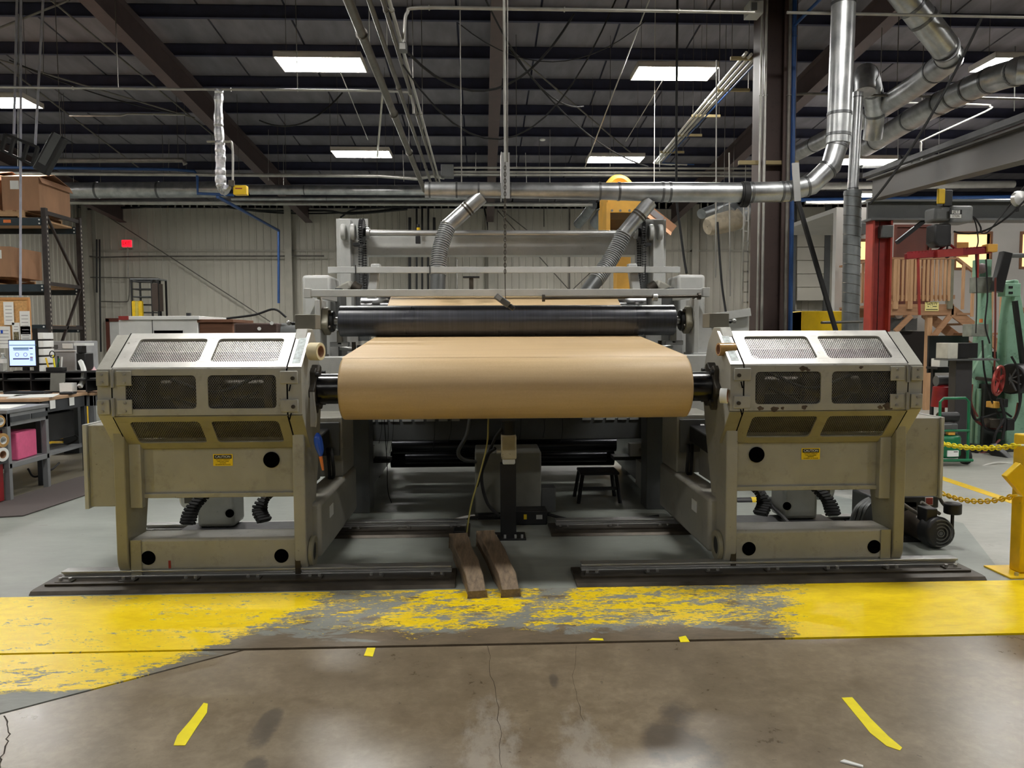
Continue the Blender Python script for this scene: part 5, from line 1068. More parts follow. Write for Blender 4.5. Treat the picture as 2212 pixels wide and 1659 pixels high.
# items in and under the benches
B().prism([(-4.95, 7.46), (-4.70, 7.48), (-4.72, 7.84), (-4.98, 7.82)], 'z', .361, .63).build('foam_block', PINK, label='pink foam block on the lower shelf of the grey bench', cat='foam block', bevel=.012)
rr_ = thing('roll_cart', 'low red cart holding tape and label rolls at the left picture edge', 'cart', (-5.0, 7.1, 0))
B().box(-5.4, -4.70, 7.0, 7.25, .02, .38).build('red_body', REDD, rr_, bevel=.006); B().box(-5.4, -4.66, 6.98, 7.262, .38, .40).build('shelf', BENCHD, rr_); B().box(-5.4, -4.74, 7.24, 7.262, .4, .78).build('back_panel', BENCHD, rr_); B().box(-5.4, -4.66, 7.1, 7.24, .70, .72).build('upper_shelf', BLACK, rr_)
for k, (y, z, r_, mt, lb) in enumerate(((7.05, .468, .065, WHITE, 'white label roll on the red cart, lower left'), (7.185, .468, .065, WHITE, 'white label roll on the red cart, lower right'), (7.07, .60, .06, TAPEB, 'brown tape roll resting on the white rolls, nearer one'), (7.20, .60, .065, TAPEB, 'brown tape roll resting on the white rolls, farther one'), (7.17, .78, .055, TAPEB, 'brown paper roll on the upper shelf of the red cart'))):
    tape_roll((-4.72, y, z), (1, -.25, 0), r_, .032, .16, mt, lb, WHITE if mt is TAPEB else CARD)
# yellow machine frame behind the benches
t = thing('yellow_frame_machine', 'yellow steel frame stand with coiled cable behind the workbenches', 'machine', (-5.2, 10.6, 0))
for x0, x1, y0, y1 in ((108, 114, 885, 955), (144, 150, 900, 950), (182, 187, 878, 912), (62, 66, 902, 935)): a, c = at(x0, y0, 10.5), at(x1, y1, 10.5); B().box(a.x, c.x, 10.5, 10.56, 0, a.z).build('post', YEL, t, bevel=.004)
a, c = at(108, 903, 10.5), at(150, 914, 10.5); B().box(a.x, c.x, 10.48, 10.56, c.z, a.z).build('crossbar', YEL, t); a, c = at(34, 904, 10.45), at(57, 935, 10.45); B().box(a.x, c.x, 10.45, 10.5, c.z, a.z).build('panel', YEL, t)
a, c = at(95, 957, 10.4), at(185, 962, 10.4); B().box(a.x, c.x, 10.2, 10.9, c.z, a.z).build('shelf', BENCH, t)
for k in range(3): p = at(140, 953, 10.5); B().tube([p + V((.26 * math.cos(R(20 * q)), .2 * math.sin(R(20 * q)), .02 * k)) for q in range(18)], .016, 6, closed=True).build('coiled_cable', YEL if k < 2 else RUBBER, t)
cable('bench_cable', [at(112, 905, 9.5), at(140, 930, 9.5), at(168, 945, 9.5), at(150, 958, 9.5), at(112, 960, 9.6)], .012, RUBBER, 'black cable looping under the charcoal bench'); cable('bench_cable', [at(60, 1012, 8.3), at(75, 1030, 8.3), at(110, 1015, 8.3), at(128, 1000, 8.5)], .01, RUBBER, 'black cable trailing on the floor behind the grey bench')
# ------------------------------------------------------------------ back-left
t = thing('white_machine', 'white equipment housing with red corner and black slot behind the left stand', 'machine', (-5.2, 12.4, 0)); p, q = at(256, 691, 12), at(428, 727, 12)
B().box(p.x, q.x, 12, 13.2, 0, p.z).build('housing', WHITE, t, bevel=.008); a = at(258, 683, 11.95); B().box(a.x, q.x + .04, 11.95, 13.2, p.z, a.z).build('lid', WHITE, t, bevel=.006); c = at(277, 683, 11.94); B().box(a.x - .01, c.x, 11.935, 12.2, p.z - .002, a.z + .002).build('red_corner', RED, t)
a, c = at(333, 714, 11.99), at(395, 735, 11.99); B().box(a.x, c.x, 11.985, 12.0, c.z, a.z).build('slot', VOID, t); a, c = at(329, 691, 11.99), at(330, 760, 11.99); B().box(a.x, c.x, 11.99, 12.0, 1.2, a.z).build('seam', GREYD, t)
a, c = at(402, 676, 12.3), at(410, 683, 12.3); B().box(a.x, c.x, 12.3, 12.36, c.z, a.z).build('knob', BLACK, t)
t = thing('wooden_crate', 'brown wooden crate beside the white housing behind the left stand', 'crate', (-4.2, 12.6, 0)); p, q = at(430, 690, 12.05), at(504, 727, 12.05); B().box(p.x, q.x, 12.05, 13, 0, p.z - .05).build('body', m_wood('crate_wood', (124, 84, 60), (88, 56, 38), 0), t, bevel=.01); B().box(p.x - .02, q.x + .02, 12.0, 13.05, p.z - .05, p.z).build('lid', bpy.data.materials['crate_wood'], t, bevel=.006)
t = thing('dark_tank', 'dark brown machine body with two gauges left of the junction box', 'machine', (-3.5, 11, 0)); p, q = at(505, 698, 11), at(600, 727, 11); B().box(p.x, q.x, 11, 12, 0, p.z).build('body', M('dark_umber', (66, 46, 38), .5), t, bevel=.02)
for x, y in ((587, 698), (560, 710)): B().cyl(at(x, y, 10.99), at(x, y, 10.95), .026, n=16).build('gauge', WHITE, t)
c = at(640, 705, 11.2); B().cyl((c.x - .35, 11.3, c.z - .12), (c.x + .25, 11.3, c.z - .12), .17, n=24).build('drum', GREYD, t)
B().tube(sm([at(490, 688, 11.2), at(550, 680, 11.2), at(592, 668, 11.2), at(618, 685, 11.2)], 6), .016, 8).build('hose', RUBBER, t)
# exit sign, wall conduits, shelf trolley
t = thing('exit_sign', 'red lit EXIT sign on the back wall at left', 'sign', at(274, 533, 27.2)); p, q = at(264, 519, 27.2), at(284, 533, 27.2); f_ = B().box(p.x, q.x, 27.15, 27.22, q.z, p.z).build('face', EXITR, t); B().box(p.x - .02, q.x + .02, 27.22, 27.3, q.z - .02, p.z + .02).build('housing', WHITE, t); text('EXIT', .17, ((p.x + q.x) / 2, 27.147, (p.z + q.z) / 2), X3, Z3, REDD, f_, .25)
def wallpipe(pts, r, mat, label, Y=27.2, s=4): B().tube(sm([at(x, y, Y) for x, y in pts], s) if s else [at(x, y, Y) for x, y in pts], r, 8).build('wall_conduit', mat, label=label, cat='conduit')
wallpipe([(175, 552), (215, 556), (300, 554), (700, 553)], .028, PIPED, 'dark horizontal pipe along the back wall', s=0); wallpipe([(209, 517), (209, 632)], .03, BLACK, 'left of two black vertical conduits on the back wall'); wallpipe([(215, 517), (216, 650), (218, 760)], .03, BLACK, 'right of two black vertical conduits on the back wall')
wallpipe([(185, 599), (260, 600), (335, 601), (345, 606), (347, 620)], .02, PIPED, 'thin conduit running over the shelf trolley'); wallpipe([(216, 651), (265, 652), (278, 646), (280, 600)], .02, PIPED, 'thin conduit bending behind the shelf trolley'); wallpipe([(276, 533), (277, 600)], .02, PIPE, 'short conduit below the exit sign')
wallpipe([(175, 452), (300, 448), (420, 440), (560, 455), (700, 455), (760, 462), (880, 452)], .035, BLACK, 'bundle of black cables sagging along the top of the back wall'); wallpipe([(430, 440), (600, 460), (780, 458), (900, 445)], .025, RUBBER, 'second black cable bundle along the top of the back wall')
wallpipe([(735, 470), (770, 452), (880, 447)], .03, BLACK, 'black conduit curving over the left bridge upright')
for i, (x, y0, y1, Y) in enumerate(((885, 470, 640, 27), (900, 450, 640, 27), (912, 450, 640, 27), (925, 450, 640, 27), (938, 470, 640, 27))): B().tube([at(x, y0, Y), at(x, y1, Y)], .05 if i in (0, 4) else .035, 8).build('wall_conduit', BLACK, label=['leftmost', 'second', 'third', 'fourth', 'rightmost'][i] + ' of five black conduits on the back wall behind the left hose', cat='conduit')
wallpipe([(987, 560), (987, 640)], .03, PIPE, 'pale vertical conduit right of the left hose'); wallpipe([(1046, 450), (1055, 500), (1060, 640)], .03, BLACK, 'black cable hanging beside the centre wall column'); wallpipe([(1175, 440), (1175, 490)], .02, PIPED, 'short conduit drop behind the upper beam'); wallpipe([(1230, 440), (1230, 640)], .03, PIPED, 'dark vertical conduit right of centre on the back wall')
t = thing('beacon_light', 'small red and yellow signal beacon above the upper shaft', 'beacon', at(904, 520, 8.3)); p = at(904, 495, 8.3); B().cyl(p - Z3 * .02, p + Z3 * .015, .02, n=12).build('yellow_lens', YEL, t); B().cyl(p + Z3 * .015, p + Z3 * .05, .017, n=12).build('dark_cap', BLACK, t); B().box(p.x - .022, p.x + .03, 8.16, 8.2, p.z - .17, p.z - .09).build('sensor_box', BLACK, t, bevel=.004)
B().tube([p - Z3 * .02, p - Z3 * .1], .006, 6).build('stem', STEELD, t)
t = thing('shelf_trolley', 'dark shelf trolley with yellow bags against the back wall', 'trolley', at(312, 690, 20)); p, q = at(281, 604, 20), at(345, 700, 20)
for x in (p.x, q.x - .04, at(325, 604, 20).x):
    for y in (20, 20.5): B().box(x, x + .04, y, y + .04, 0, p.z).build('post', BLACK, t)
for k in range(7): zz = p.z - .05 - .2 * k; B().box(p.x, at(327, 604, 20).x, 20.02, 20.5, zz, zz + .025).build('shelf', BLACK if k % 2 else BENCHD, t)
B().box(p.x, q.x, 20.0, 20.54, p.z, p.z + .03).build('top_board', BENCH, t); a, c = at(328, 612, 20), at(343, 672, 20); B().box(a.x, c.x, 19.98, 20.3, c.z, a.z).build('side_box', M('dark_box_brown', (70, 56, 48), .6), t)
for k, x in enumerate((290, 297, 304)): a = at(x, 650, 19.9); B().bar(a + V((.0, 0, -.5)), a, .1, .12).build('yellow_bag', YEL if k != 1 else M('straw_yellow', (200, 180, 80), .7), t, bevel=.03)
# lit doorway in the far corner, its light put in as a white leaf
d1 = B().box(-13.3, -12.5, 27.32, 27.4, 0, 2.1).build('door_1', WHITE, kind='structure'); B().box(-13.42, -13.3, 27.28, 27.42, 0, 2.2).build('door_frame', DOORB, d1); B().box(-12.5, -12.38, 27.28, 27.42, 0, 2.2).build('door_frame', DOORB, d1); B().box(-13.42, -12.38, 27.28, 27.42, 2.1, 2.22).build('door_frame', DOORB, d1)
# ------------------------------------------------------------------ steel column with pipes
t = thing('steel_column', 'brown steel building column right of the machine', 'column', (3.4, 9.6, 0)); p, q = at(1637, 500, 9.6), at(1708, 500, 9.6)
B().box(p.x, p.x + .03, 9.5, 9.86, 0, rz(9.6) + .1).build('flange', BROWNS, t); B().box(q.x - .03, q.x, 9.5, 9.86, 0, rz(9.6) + .1).build('flange', BROWNS, t); B().box(p.x + .03, q.x - .03, 9.67, 9.69, 0, rz(9.6) + .1).build('web', BROWNS, t); B().box(q.x - .16, q.x - .03, 9.5, 9.53, 0, rz(9.6) + .1).build('cover_plate', BROWNS, t)
for x, r_, mt, lb in ((1641, .013, PIPE, 'left of two bright conduits strapped to the brown column'), (1651, .018, PIPE, 'right of two bright conduits strapped to the brown column'), (1702, .02, PIPED, 'dull conduit on the right edge of the brown column')): a, c = at(x + 6, -40, 9.42), at(x - 6, 725, 9.42); a = V((a.x, 9.42, rz(9.4) + .5)); c = V((c.x, 9.42, 0)); pipe('column_conduit', [a, c], r_, mt, lb, rings=(.2, .4, .55, .9), rk=1.5)
a, c = at(1716, -40, 9.5), at(1708, 725, 9.5); a = V((a.x, 9.5, rz(9.5) + .5)); c = V((c.x, 9.5, 0)); pipe('column_pipe', [a, c], .028, BLUEP, 'blue air line running down beside the brown column', rings=(.15, .3, .6), rk=1.25); pipe('column_pipe', [at(1716, 55, 9.5), at(1790, -20, 8.6)], .02, BLUEP, 'blue diagonal branch at the top of the blue column line')
t = thing('junction_box', 'grey switch box at the top of the brown column', 'box', at(1632, 25, 9.3)); p, q = at(1620, 0, 9.3), at(1642, 28, 9.3); B().box(p.x, q.x + .04, 9.3, 9.52, q.z, p.z).build('body', GREY, t, bevel=.006); B().box(p.x + .02, q.x - .04, 9.29, 9.3, q.z + .03, p.z - .03).build('cover', GREYD, t)
_a, _c = at(1722, 430, 8.8), at(1806, 716, 8.8)
B().bar(_a, _a + (_c - _a) * (_a.z / (_a.z - _c.z)), .045, .045).build('support_pole', BLACK, label='slanted black pole in front of the yellow cabinet', cat='pole', bevel=.004)
t = thing('yellow_cabinet', 'bright yellow sheet-metal cabinet behind the right roll stand', 'cabinet', (4.5, 10.3, 0)); p, q = at(1732, 672, 10), at(1819, 720, 10); B().box(p.x, q.x, 10.0, 10.7, 0, p.z).build('body', YEL, t, bevel=.008); a = at(1713, 675, 10.3); B().prism([(a.x, 10.5), (p.x, 10.0), (p.x, 10.7)], 'z', 0, p.z - .01).build('angled_side', YEL, t)
a, c = at(1775, 697, 8.75), at(1862, 695, 9.45); B().cyl(a, c, .016, n=8).build('duct_clamp_bar', STEELD, label='dark clamp rod between black pole and spiral duct', cat='rod')
# pale sloped conveyor guard right of the infeed frame
t = thing('sloped_guard', 'pale grey sloped guard and panel between the infeed frame and the column', 'guard', (3.0, 9.0, 0)); a, c = at(1500, 692, 8.8), at(1618, 674, 8.8); B().bar(a, c, .12, .09).build('sloped_rail', GREY, t); p, q = at(1560, 684, 8.85), at(1617, 730, 8.85); B().box(p.x, q.x, 8.85, 8.9, 0, p.z).build('panel', GREY, t); p, q = at(1500, 700, 8.9), at(1558, 740, 8.9); B().box(p.x, q.x, 8.9, 8.94, 0, p.z).build('panel', GREY, t)
cable('power_cable', [V((at(1460, 300, 10).x, 10, rz(10) + .81)), at(1461, 300, 10),  at(1462, 405, 10), at(1462, 440, 10), at(1470, 500, 9.8), at(1478, 560, 9.6), at(1483, 590, 9.5)], .016, RUBBER, 'black cable hanging behind the right bridge upright'); cable('power_cable', [at(1550, 480, 9.4), at(1555, 560, 9.3), at(1560, 620, 9.1), at(1568, 675, 8.8)], .014, RUBBER, 'black cable dropping to the pale sloped guard')
# ochre hood with a cardboard box
t = thing('ochre_hood', 'ochre yellow machine hood with a tall leg behind the right hose', 'machine', (2.2, 12, 0)); p, q = at(1312, 437, 12), at(1392, 460, 12)
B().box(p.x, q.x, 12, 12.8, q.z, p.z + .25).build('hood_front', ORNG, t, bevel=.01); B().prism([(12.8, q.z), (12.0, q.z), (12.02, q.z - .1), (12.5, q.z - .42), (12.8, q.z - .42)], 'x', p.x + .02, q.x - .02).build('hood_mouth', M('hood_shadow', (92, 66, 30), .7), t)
for x in (1322, 1340, 1360): B().cyl(at(x, 455, 11.99), at(x, 455, 11.97), .02, n=10).build('bolt', STEEL, t)
a, c = at(1310, 437, 11.98), at(1318, 540, 11.98); B().box(a.x, c.x, 11.98, 12.8, c.z, a.z).build('side_plate', ORNG, t); a, c = at(1332, 555, 12.2), at(1362, 640, 12.2); B().box(a.x, c.x, 12.2, 12.5, 0, c.z + 1.0).build('leg', ORNG, t, bevel=.006); B().tube(sm([at(1316, 400, 12.4), at(1328, 388, 12.4), at(1345, 388, 12.4), at(1358, 400, 12.4), at(1362, 420, 12.4)], 4), .07, 8).build('lifting_lug', ORNG, t)
t = thing('cardboard_box', 'tilted open cardboard box behind the right hose and upright', 'box', at(1430, 480, 12.3), 'cardboard boxes on the rack'); a, c = at(1405, 443, 12.3), at(1462, 488, 12.3); d = (c - a); n_ = V((-d.z, 0, d.x)).normalized(); n_ = n_ if n_.z < 0 else -n_
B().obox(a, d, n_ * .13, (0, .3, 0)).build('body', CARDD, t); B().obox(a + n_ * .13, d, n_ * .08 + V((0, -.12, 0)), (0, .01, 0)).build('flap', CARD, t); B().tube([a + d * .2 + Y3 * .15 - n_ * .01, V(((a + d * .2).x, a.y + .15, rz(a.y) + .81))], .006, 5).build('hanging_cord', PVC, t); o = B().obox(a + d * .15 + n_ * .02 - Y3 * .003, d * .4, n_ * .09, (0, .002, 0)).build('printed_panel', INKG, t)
# pale vertical ladder strip on the wall and a lighter wall door
t = thing('cable_ladder', 'bright vertical cable ladder beside the brown column', 'ladder', at(1612, 660, 12)); 
for x in (1607, 1617): B().bar(at(x, 440, 12), V((at(x - 2, 675, 12).x, 12, 0)), .02, .02).build('rail', PIPE, t)
for y in range(455, 670, 22): B().bar(at(1607, y, 12), at(1616, y, 12), .02, .02).build('rung', PIPE, t)
d2 = thing('door_2', None, None, at(1755, 700, 26.9), kind='structure'); 
for k in range(7): p, q = at(1722, 447 + k * 29, 26.9), at(1786, 475 + k * 29, 26.9); B().box(p.x, q.x, 26.9, 26.95, q.z, p.z).build('door_section', WALLM, d2, bevel=.01)
for x in (1716, 1790): p = at(x, 440, 26.85); B().box(p.x - .1, p.x + .1, 26.85, 26.95, 0, p.z).build('door_frame', GREYD, d2)
# ------------------------------------------------------------------ office block
OY = 17.0; x0 = at(1806, 500, OY).x; zt_ = 4.4
ow = thing('wall_office', None, None, (x0, OY, 0), kind='structure')
def owall(xa, xb_, z0, z1, mat=OFFW, Y=OY): B().box(xa, xb_, Y, Y + .15, z0, z1).build('wall_section', mat, ow)
def rect(xa, ya, xb_, yb, Y): p, q = at(xa, ya, Y), at(xb_, yb, Y); return p.x, q.x, q.z, p.z
wins = [rect(1857, 521, 1877, 561, OY), rect(2066, 505, 2136, 578, OY), rect(2208, 505, 2270, 576, OY)]; dr_ = rect(1937, 491, 2002, 668, OY)
ops = sorted(wins + [dr_]); cx_ = x0
for a, c, z0, z1 in ops:
    owall(cx_, a, 0, zt_); owall(a, c, 0, z0); owall(a, c, z1, zt_); cx_ = c
owall(cx_, RX, 0, zt_)
B().box(x0, RX, OY + .15, OY + 4, zt_ - .1, zt_).build('office_roof', OFFW, ow)
for i, (a, c, z0, z1) in enumerate(wins):
    wn_ = thing(f'window_{i + 1}', None, None, ((a + c) / 2, OY, z0), kind='structure')
    B().box(a, c, OY + .1, OY + .11, z0, z1).build('lit_pane', AMBER, wn_); fm = M('brown_window_frame', (120, 78, 50), .6)
    for bx in ((a - .05, c + .05, z1, z1 + .05), (a - .05, c + .05, z0 - .05, z0), (a - .05, a, z0, z1), (c, c + .05, z0, z1)): B().box(bx[0], bx[1], OY - .03, OY + .1, bx[2], bx[3]).build('window_frame', fm, wn_)
    if i == 1: B().box(a + .08, a + .35, OY + .09, OY + .1, z0 + .25, z1 - .18).build('office_door_inside', M('office_interior', (196, 140, 70), .6), wn_)
a, c, z0, z1 = dr_; d3 = thing('door_3', None, None, ((a + c) / 2, OY, z0), kind='structure'); B().box(a, c, OY + .04, OY + .1, z0, z1).build('leaf', DOORB, d3); B().cyl((c - .1, OY + .04, z0 + .95), (c - .1, OY - .02, z0 + .95), .03, n=10).build('handle', STEEL, d3)
for bx in ((a - .06, c + .06, z1, z1 + .06), (a - .06, a, z0, z1), (c, c + .06, z0, z1)): B().box(bx[0], bx[1], OY - .02, OY + .1, bx[2], bx[3]).build('door_frame', DOORB, d3)
t = thing('air_conditioner', 'white window air conditioner on the grey office wall', 'air conditioner', at(1867, 590, OY)); a, c, z0, z1 = rect(1858, 566, 1873, 590, OY - .2); B().box(a, c, OY - .25, OY - .001, z0, z1).build('case', WHITE, t, bevel=.01); B().box(a - .08, a, OY - .1, OY - .001, z0, z1).build('side_filler', BLACK, t); B().box(a + .03, c - .02, OY - .256, OY - .25, z0 + .03, z1 - .03).build('grille', GREY, t)
a, c, z0, z1 = rect(1859, 482, 1868, 507, OY - .05); B().box(a, c, OY - .1, OY - .001, z0, z1).build('wall_box', GREYD, label='small dark box high on the grey office wall', cat='box', bevel=.005)
a, c, z0, z1 = rect(1936, 716, 2000, 885, OY - .02); d4 = B().box(a, c, OY - .03, OY - .001, 0, z1).build('door_4', M('dark_opening_door', (34, 28, 26), .7), kind='structure')
# wooden landing and stairs
SY = 15.0; st = thing('wooden_stairs', 'timber landing and stairs with slatted railing in front of the office', 'stairs', (8.7, 15.5, 0))
xl, xr = at(1905, 600, SY).x, at(2063, 600, SY).x; zd = at(2000, 657, SY).z; zb = at(2000, 681, SY).z; zr_ = at(2000, 556, SY).z
B().box(xl, xr, SY, SY + .05, zb, zd).build('rim_beam', WOODX, st, bevel=.004); B().box(xl, xr, SY + 1.75, SY + 1.8, zb, zd).build('rim_beam', WOODX, st)
for k in range(12): yy = SY + .05 + k * .143; B().box(xl, xr, yy, yy + .135, zd - .04, zd).build('deck_plank', WOODX, st)
B().box(xl, xr, SY - .03, SY + .06, zr_ - .04, zr_).build('handrail', WOODX, st); B().box(xl, xr, SY - .02, SY + .02, zd + .1, zd + .18).build('bottom_rail', WOODX, st)
for xq in (1934, 1965, 2052): p = at(xq, 600, SY); B().box(p.x - .05, p.x + .05, SY - .05, SY + .05, zd - .1, zr_ - .04).build('post', WOODT if xq < 2040 else M('grey_green_post', (110, 108, 90), .7), st, bevel=.004)
n = 16
for k in range(n): xx = xl + .03 + (xr - xl - .2) * k / (n - 1); B().box(xx, xx + .045, SY - .06, SY - .02, zd + .06, zr_ - .05).build('baluster', WOODT, st)
for k in range(10): yy = SY + .15 + k * .16; B().box(xl, xl + .04, yy, yy + .045, zd + .06, zr_ - .05).build('baluster', WOODT, st)
B().box(xl - .02, xl + .06, SY, SY + 1.8, zr_ - .04, zr_).build('handrail', WOODX, st)
# flight going down to the right
dx_, dz_ = 3.0, -zd; S0 = V((xr, SY + .02, zd - .1)); 
for yy in (SY, SY + 1.0): B().prism([(xr - .05, zd), (xr - .05, zb - .02), (xr + 2.6, -.0), (xr + 2.95, 0)], 'y', yy, yy + .05).build('stringer', WOODX, st)
for k in range(9): xx = xr + .05 + k * .3; zz = zd - .2 * (k + 1) - .02; B().box(xx, xx + .28, SY - .02, SY + 1.07, zz, zz + .04).build('tread', WOODX, st)
B().bar((xr, SY - .02, zr_ - .02), (xr + 2.9, SY - .02, zr_ - zd + .0), .07, .05).build('handrail', WOODX, st)
for k in range(13): xx = xr + .12 + k * .2; zz = zd * (1 - (xx - xr) / 2.9); B().box(xx, xx + .05, SY - .06, SY - .02, max(.02, zz - .02), zz + (zr_ - zd) - .03).build('baluster', WOODT, st)
# legs and knee braces
for xq in (1915, 2009): p = at(xq, 800, SY); B().box(p.x - .05, p.x + .05, SY + .05, SY + .15, 0, zb).build('leg', WOODT, st)
for (xa, ya), (xb_, yb) in (((1934, 716), (1968, 682)), ((2010, 735), (2052, 682))): B().bar(at(xa, ya, SY - .02), at(xb_, yb, SY - .02), .1, .05, (0, 1, 0)).build('knee_brace', WOODX, st)
p = at(2013, 662, SY - .01); sg = thing('safety_sign', 'cream SAFETY sign on the timber landing beam', 'sign', p - Z3 * .09); B().box(p.x - .14, p.x + .14, SY - .012, SY - .002, p.z - .09, p.z + .09).build('plate', SIGNC, sg); text('SAFETY', .065, (p.x, SY - .0135, p.z + .045), X3, Z3, INKB, sg, .22); 
B().box(p.x - .09, p.x - .06, SY - .0135, SY - .012, p.z - .012, p.z + .003).build('mark', INKB, sg); B().box(p.x + .02, p.x + .1, SY - .0135, SY - .012, p.z - .01, p.z + .004).build('mark', INKB, sg); B().box(p.x - .12, p.x + .12, SY - .0135, SY - .012, p.z - .07, p.z - .054).build('mark', INKB, sg); B().ring((p.x - .01, SY - .012, p.z - .005), (p.x - .01, SY - .0135, p.z - .005), .028, .024, 16).build('mark', INKG, sg)
# meters under the landing
for i, (x, y) in enumerate(((1938, 680), (1972, 680))): t = thing('electric_meter', ['left', 'right'][i] + ' round electric meter on a dark box under the landing', 'meter', at(x, 688, OY - .2), 'electric meters'); p = at(x, y, OY - .2); B().box(p.x - .14, p.x + .14, OY - .15, OY - .001, p.z - .35, p.z + .12).build('box', GREYD, t, bevel=.01); B().cyl((p.x, OY - .15, p.z), (p.x, OY - .28, p.z), .09, n=18).build('dial', STEEL, t)
p = at(1967, 705, OY - .1); B().box(p.x - .06, p.x + .06, OY - .08, OY - .001, p.z - .1, p.z + .1).build('switch_plate', WHITE, label='white switch box below the meters', cat='switch', bevel=.006)
# ------------------------------------------------------------------ red column, jib beam, bridge beam, hoist
t = thing('red_column', 'red steel column standing left of the timber stairs', 'column', (5.95, 11.6, 0)); B().box(5.78, 5.81, 11.5, 11.72, 0, 3.28).build('flange', RED_LIT, t); B().box(6.06, 6.09, 11.5, 11.72, 0, 3.28).build('flange', RED_LIT, t); B().box(5.81, 6.06, 11.6, 11.62, 0, 3.28).build('web', RED, t); B().box(5.93, 5.935, 11.59, 11.6, 0, 3.28).build('seam', BLACK, t)  # lighter red on the flanges stands for the light falling on them
p = at(1915, 500, 11.48); B().box(p.x - .08, p.x + .09, 11.45, 11.59, p.z - .09, p.z + .09).build('switch_box', GREYD, t, bevel=.006)
t = thing('jib_beam', 'dark grey crane support beam across the top of the red column', 'beam', (7.5, 11.6, 3.28)); B().box(5.72, 10.5, 11.45, 11.75, 3.28, 3.31).build('flange', GREYD, t); B().box(5.72, 10.5, 11.45, 11.75, 3.56, 3.59).build('flange', GREYD, t); B().box(5.72, 10.5, 11.56, 11.6, 3.31, 3.56).build('web', GREYD, t); B().bar((6.18, 11.55, 2.95), (6.6, 11.55, 3.28), .06, .06).build('knee_brace', BLACK, t)
a, c = at(1885, 432, 11.4), at(2260, 335, 6.6); t = thing('bridge_beam', 'grey crane bridge beam coming out towards the right edge', 'beam', a); d = (c - a).normalized()
for o_, w_, h_ in ((0, .2, .02), (.3, .2, .02)): B().bar(a + Z3 * o_, c + Z3 * o_, w_, h_).build('flange', M('crane_grey', (84, 80, 76), .5), t)
B().bar(a + Z3 * .15, c + Z3 * .15, .02, .28).build('web', M('crane_grey', (84, 80, 76), .5), t); B().bar(a + Z3 * .36 + V((-.12, 0, 0)), c + Z3 * .36 + V((-.12, 0, 0)), .08, .06).build('cable_track', BLACK, t)
t = thing('chain_hoist', 'grey and black electric chain hoist hanging from the bridge beam', 'hoist', at(2045, 540, 9.3)); Y = 9.3
a, c, z0, z1 = rect(2042, 448, 2087, 484, Y); B().box(a, c, Y - .14, Y + .14, z0, z1).build('gear_case', M('hoist_grey', (132, 134, 136), .45), t, bevel=.03, seg=3); a2_, c2_, _, _ = rect(2008, 448, 2042, 484, Y); B().box(a2_, a, Y - .12, Y + .12, z0 + .02, z1 - .01).build('motor_case', GREYD, t, bevel=.03)
pl = rect(2052, 453, 2078, 471, Y - .15); o = B().box(pl[0], pl[1], Y - .148, Y - .142, pl[2], pl[3]).build('name_plate', BLACK, t); 
mz = (pl[2] + pl[3]) / 2; mx = (pl[0] + pl[1]) / 2; B().box(mx - .05, mx + .05, Y - .15, Y - .148, mz + .002, mz + .045).build('white_field', WHITE, o); text('JET', .045, (mx, Y - .151, mz + .024), X3, Z3, INKB, o, .08); B().box(mx - .07, mx + .07, Y - .15, Y - .148, mz - .05, mz - .006).build('white_field', WHITE, o); text('2 TON', .035, (mx, Y - .151, mz - .028), X3, Z3, INKB, o, .085)
a, c, z0, z1 = rect(2010, 486, 2044, 535, Y); B().prism([(a, z1), (c, z1), (c, z0 + .06), ((a + c) / 2 + .05, z0), ((a + c) / 2 - .05, z0), (a, z0 + .05)], 'y', Y - .1, Y + .1).build('chain_bag', BLACK, t, bevel=.02)
p = at(2048, 486, Y); B().cyl(p, p - Z3 * .12, .012, n=8).build('load_chain', STEEL, t); B().box(p.x - .03, p.x + .03, Y - .03, Y + .03, p.z - .26, p.z - .1).build('hook_block', BLACK, t, bevel=.012); hk = p - Z3 * .26; B().tube(sm([hk, hk + V((.0, 0, -.05)), hk + V((.04, 0, -.1)), hk + V((0, 0, -.14)), hk + V((-.045, 0, -.1))], 5), .012, 8).build('hook', BLACK, t)
p = at(2040, 448, Y); B().box(p.x - .06, p.x + .06, Y - .07, Y + .07, p.z, p.z + .2).build('trolley', BLACK, t, bevel=.01); p = at(2025, 425, Y); B().box(p.x - .05, p.x + .04, Y - .1, Y - .06, p.z - .1, p.z + .08).build('trolley_wheel_plate', YEL, t, bevel=.01)
cable('power_cable', [at(2090, 465, 9.3), at(2105, 475, 9.3), at(2113, 520, 9.3), at(2105, 545, 9.3)], .008, RUBBER, 'thin black pendant cable beside the hoist'); cable('power_cable', [at(2088, 465, 9.3), at(2105, 470, 9.3), at(2118, 490, 9.3), at(2120, 503, 9.3), at(2135, 500, 9.3), at(2160, 470, 9.4), at(2215, 400, 9.5)], .010, RUBBER, 'black festoon cable rising from the hoist to the right edge'); cable('power_cable', [at(2107, 540, 9.3), at(2110, 640, 9.3), at(2108, 720, 9.3)], .007, RUBBER, 'thin black cord hanging from the hoist down to the grey box')
p = at(2198, 430, 9.4); t = thing('flood_lamp', 'round clear flood lamp at the right edge above the hoist cable', 'lamp', p); B().lathe([(.001, 0), (.09, .1), (.1, .6), (.06, 1), (.001, 1.05)], p - Y3 * .08, (0, .12, 0), 18).build('reflector', STEEL, t); B().cyl(p - Z3 * .1, p - Z3 * .16, .02, n=8).build('bracket', BLACK, t)
t = thing('spreader_bar', 'dark red spreader bar hanging from the hoist hook', 'lifting bar', at(2048, 560, 9.3)); a, c = at(1956, 554, 9.3), at(2140, 541, 9.3); B().bar(a, c, .06, .07).build('bar', REDD, t, bevel=.006); b = B()
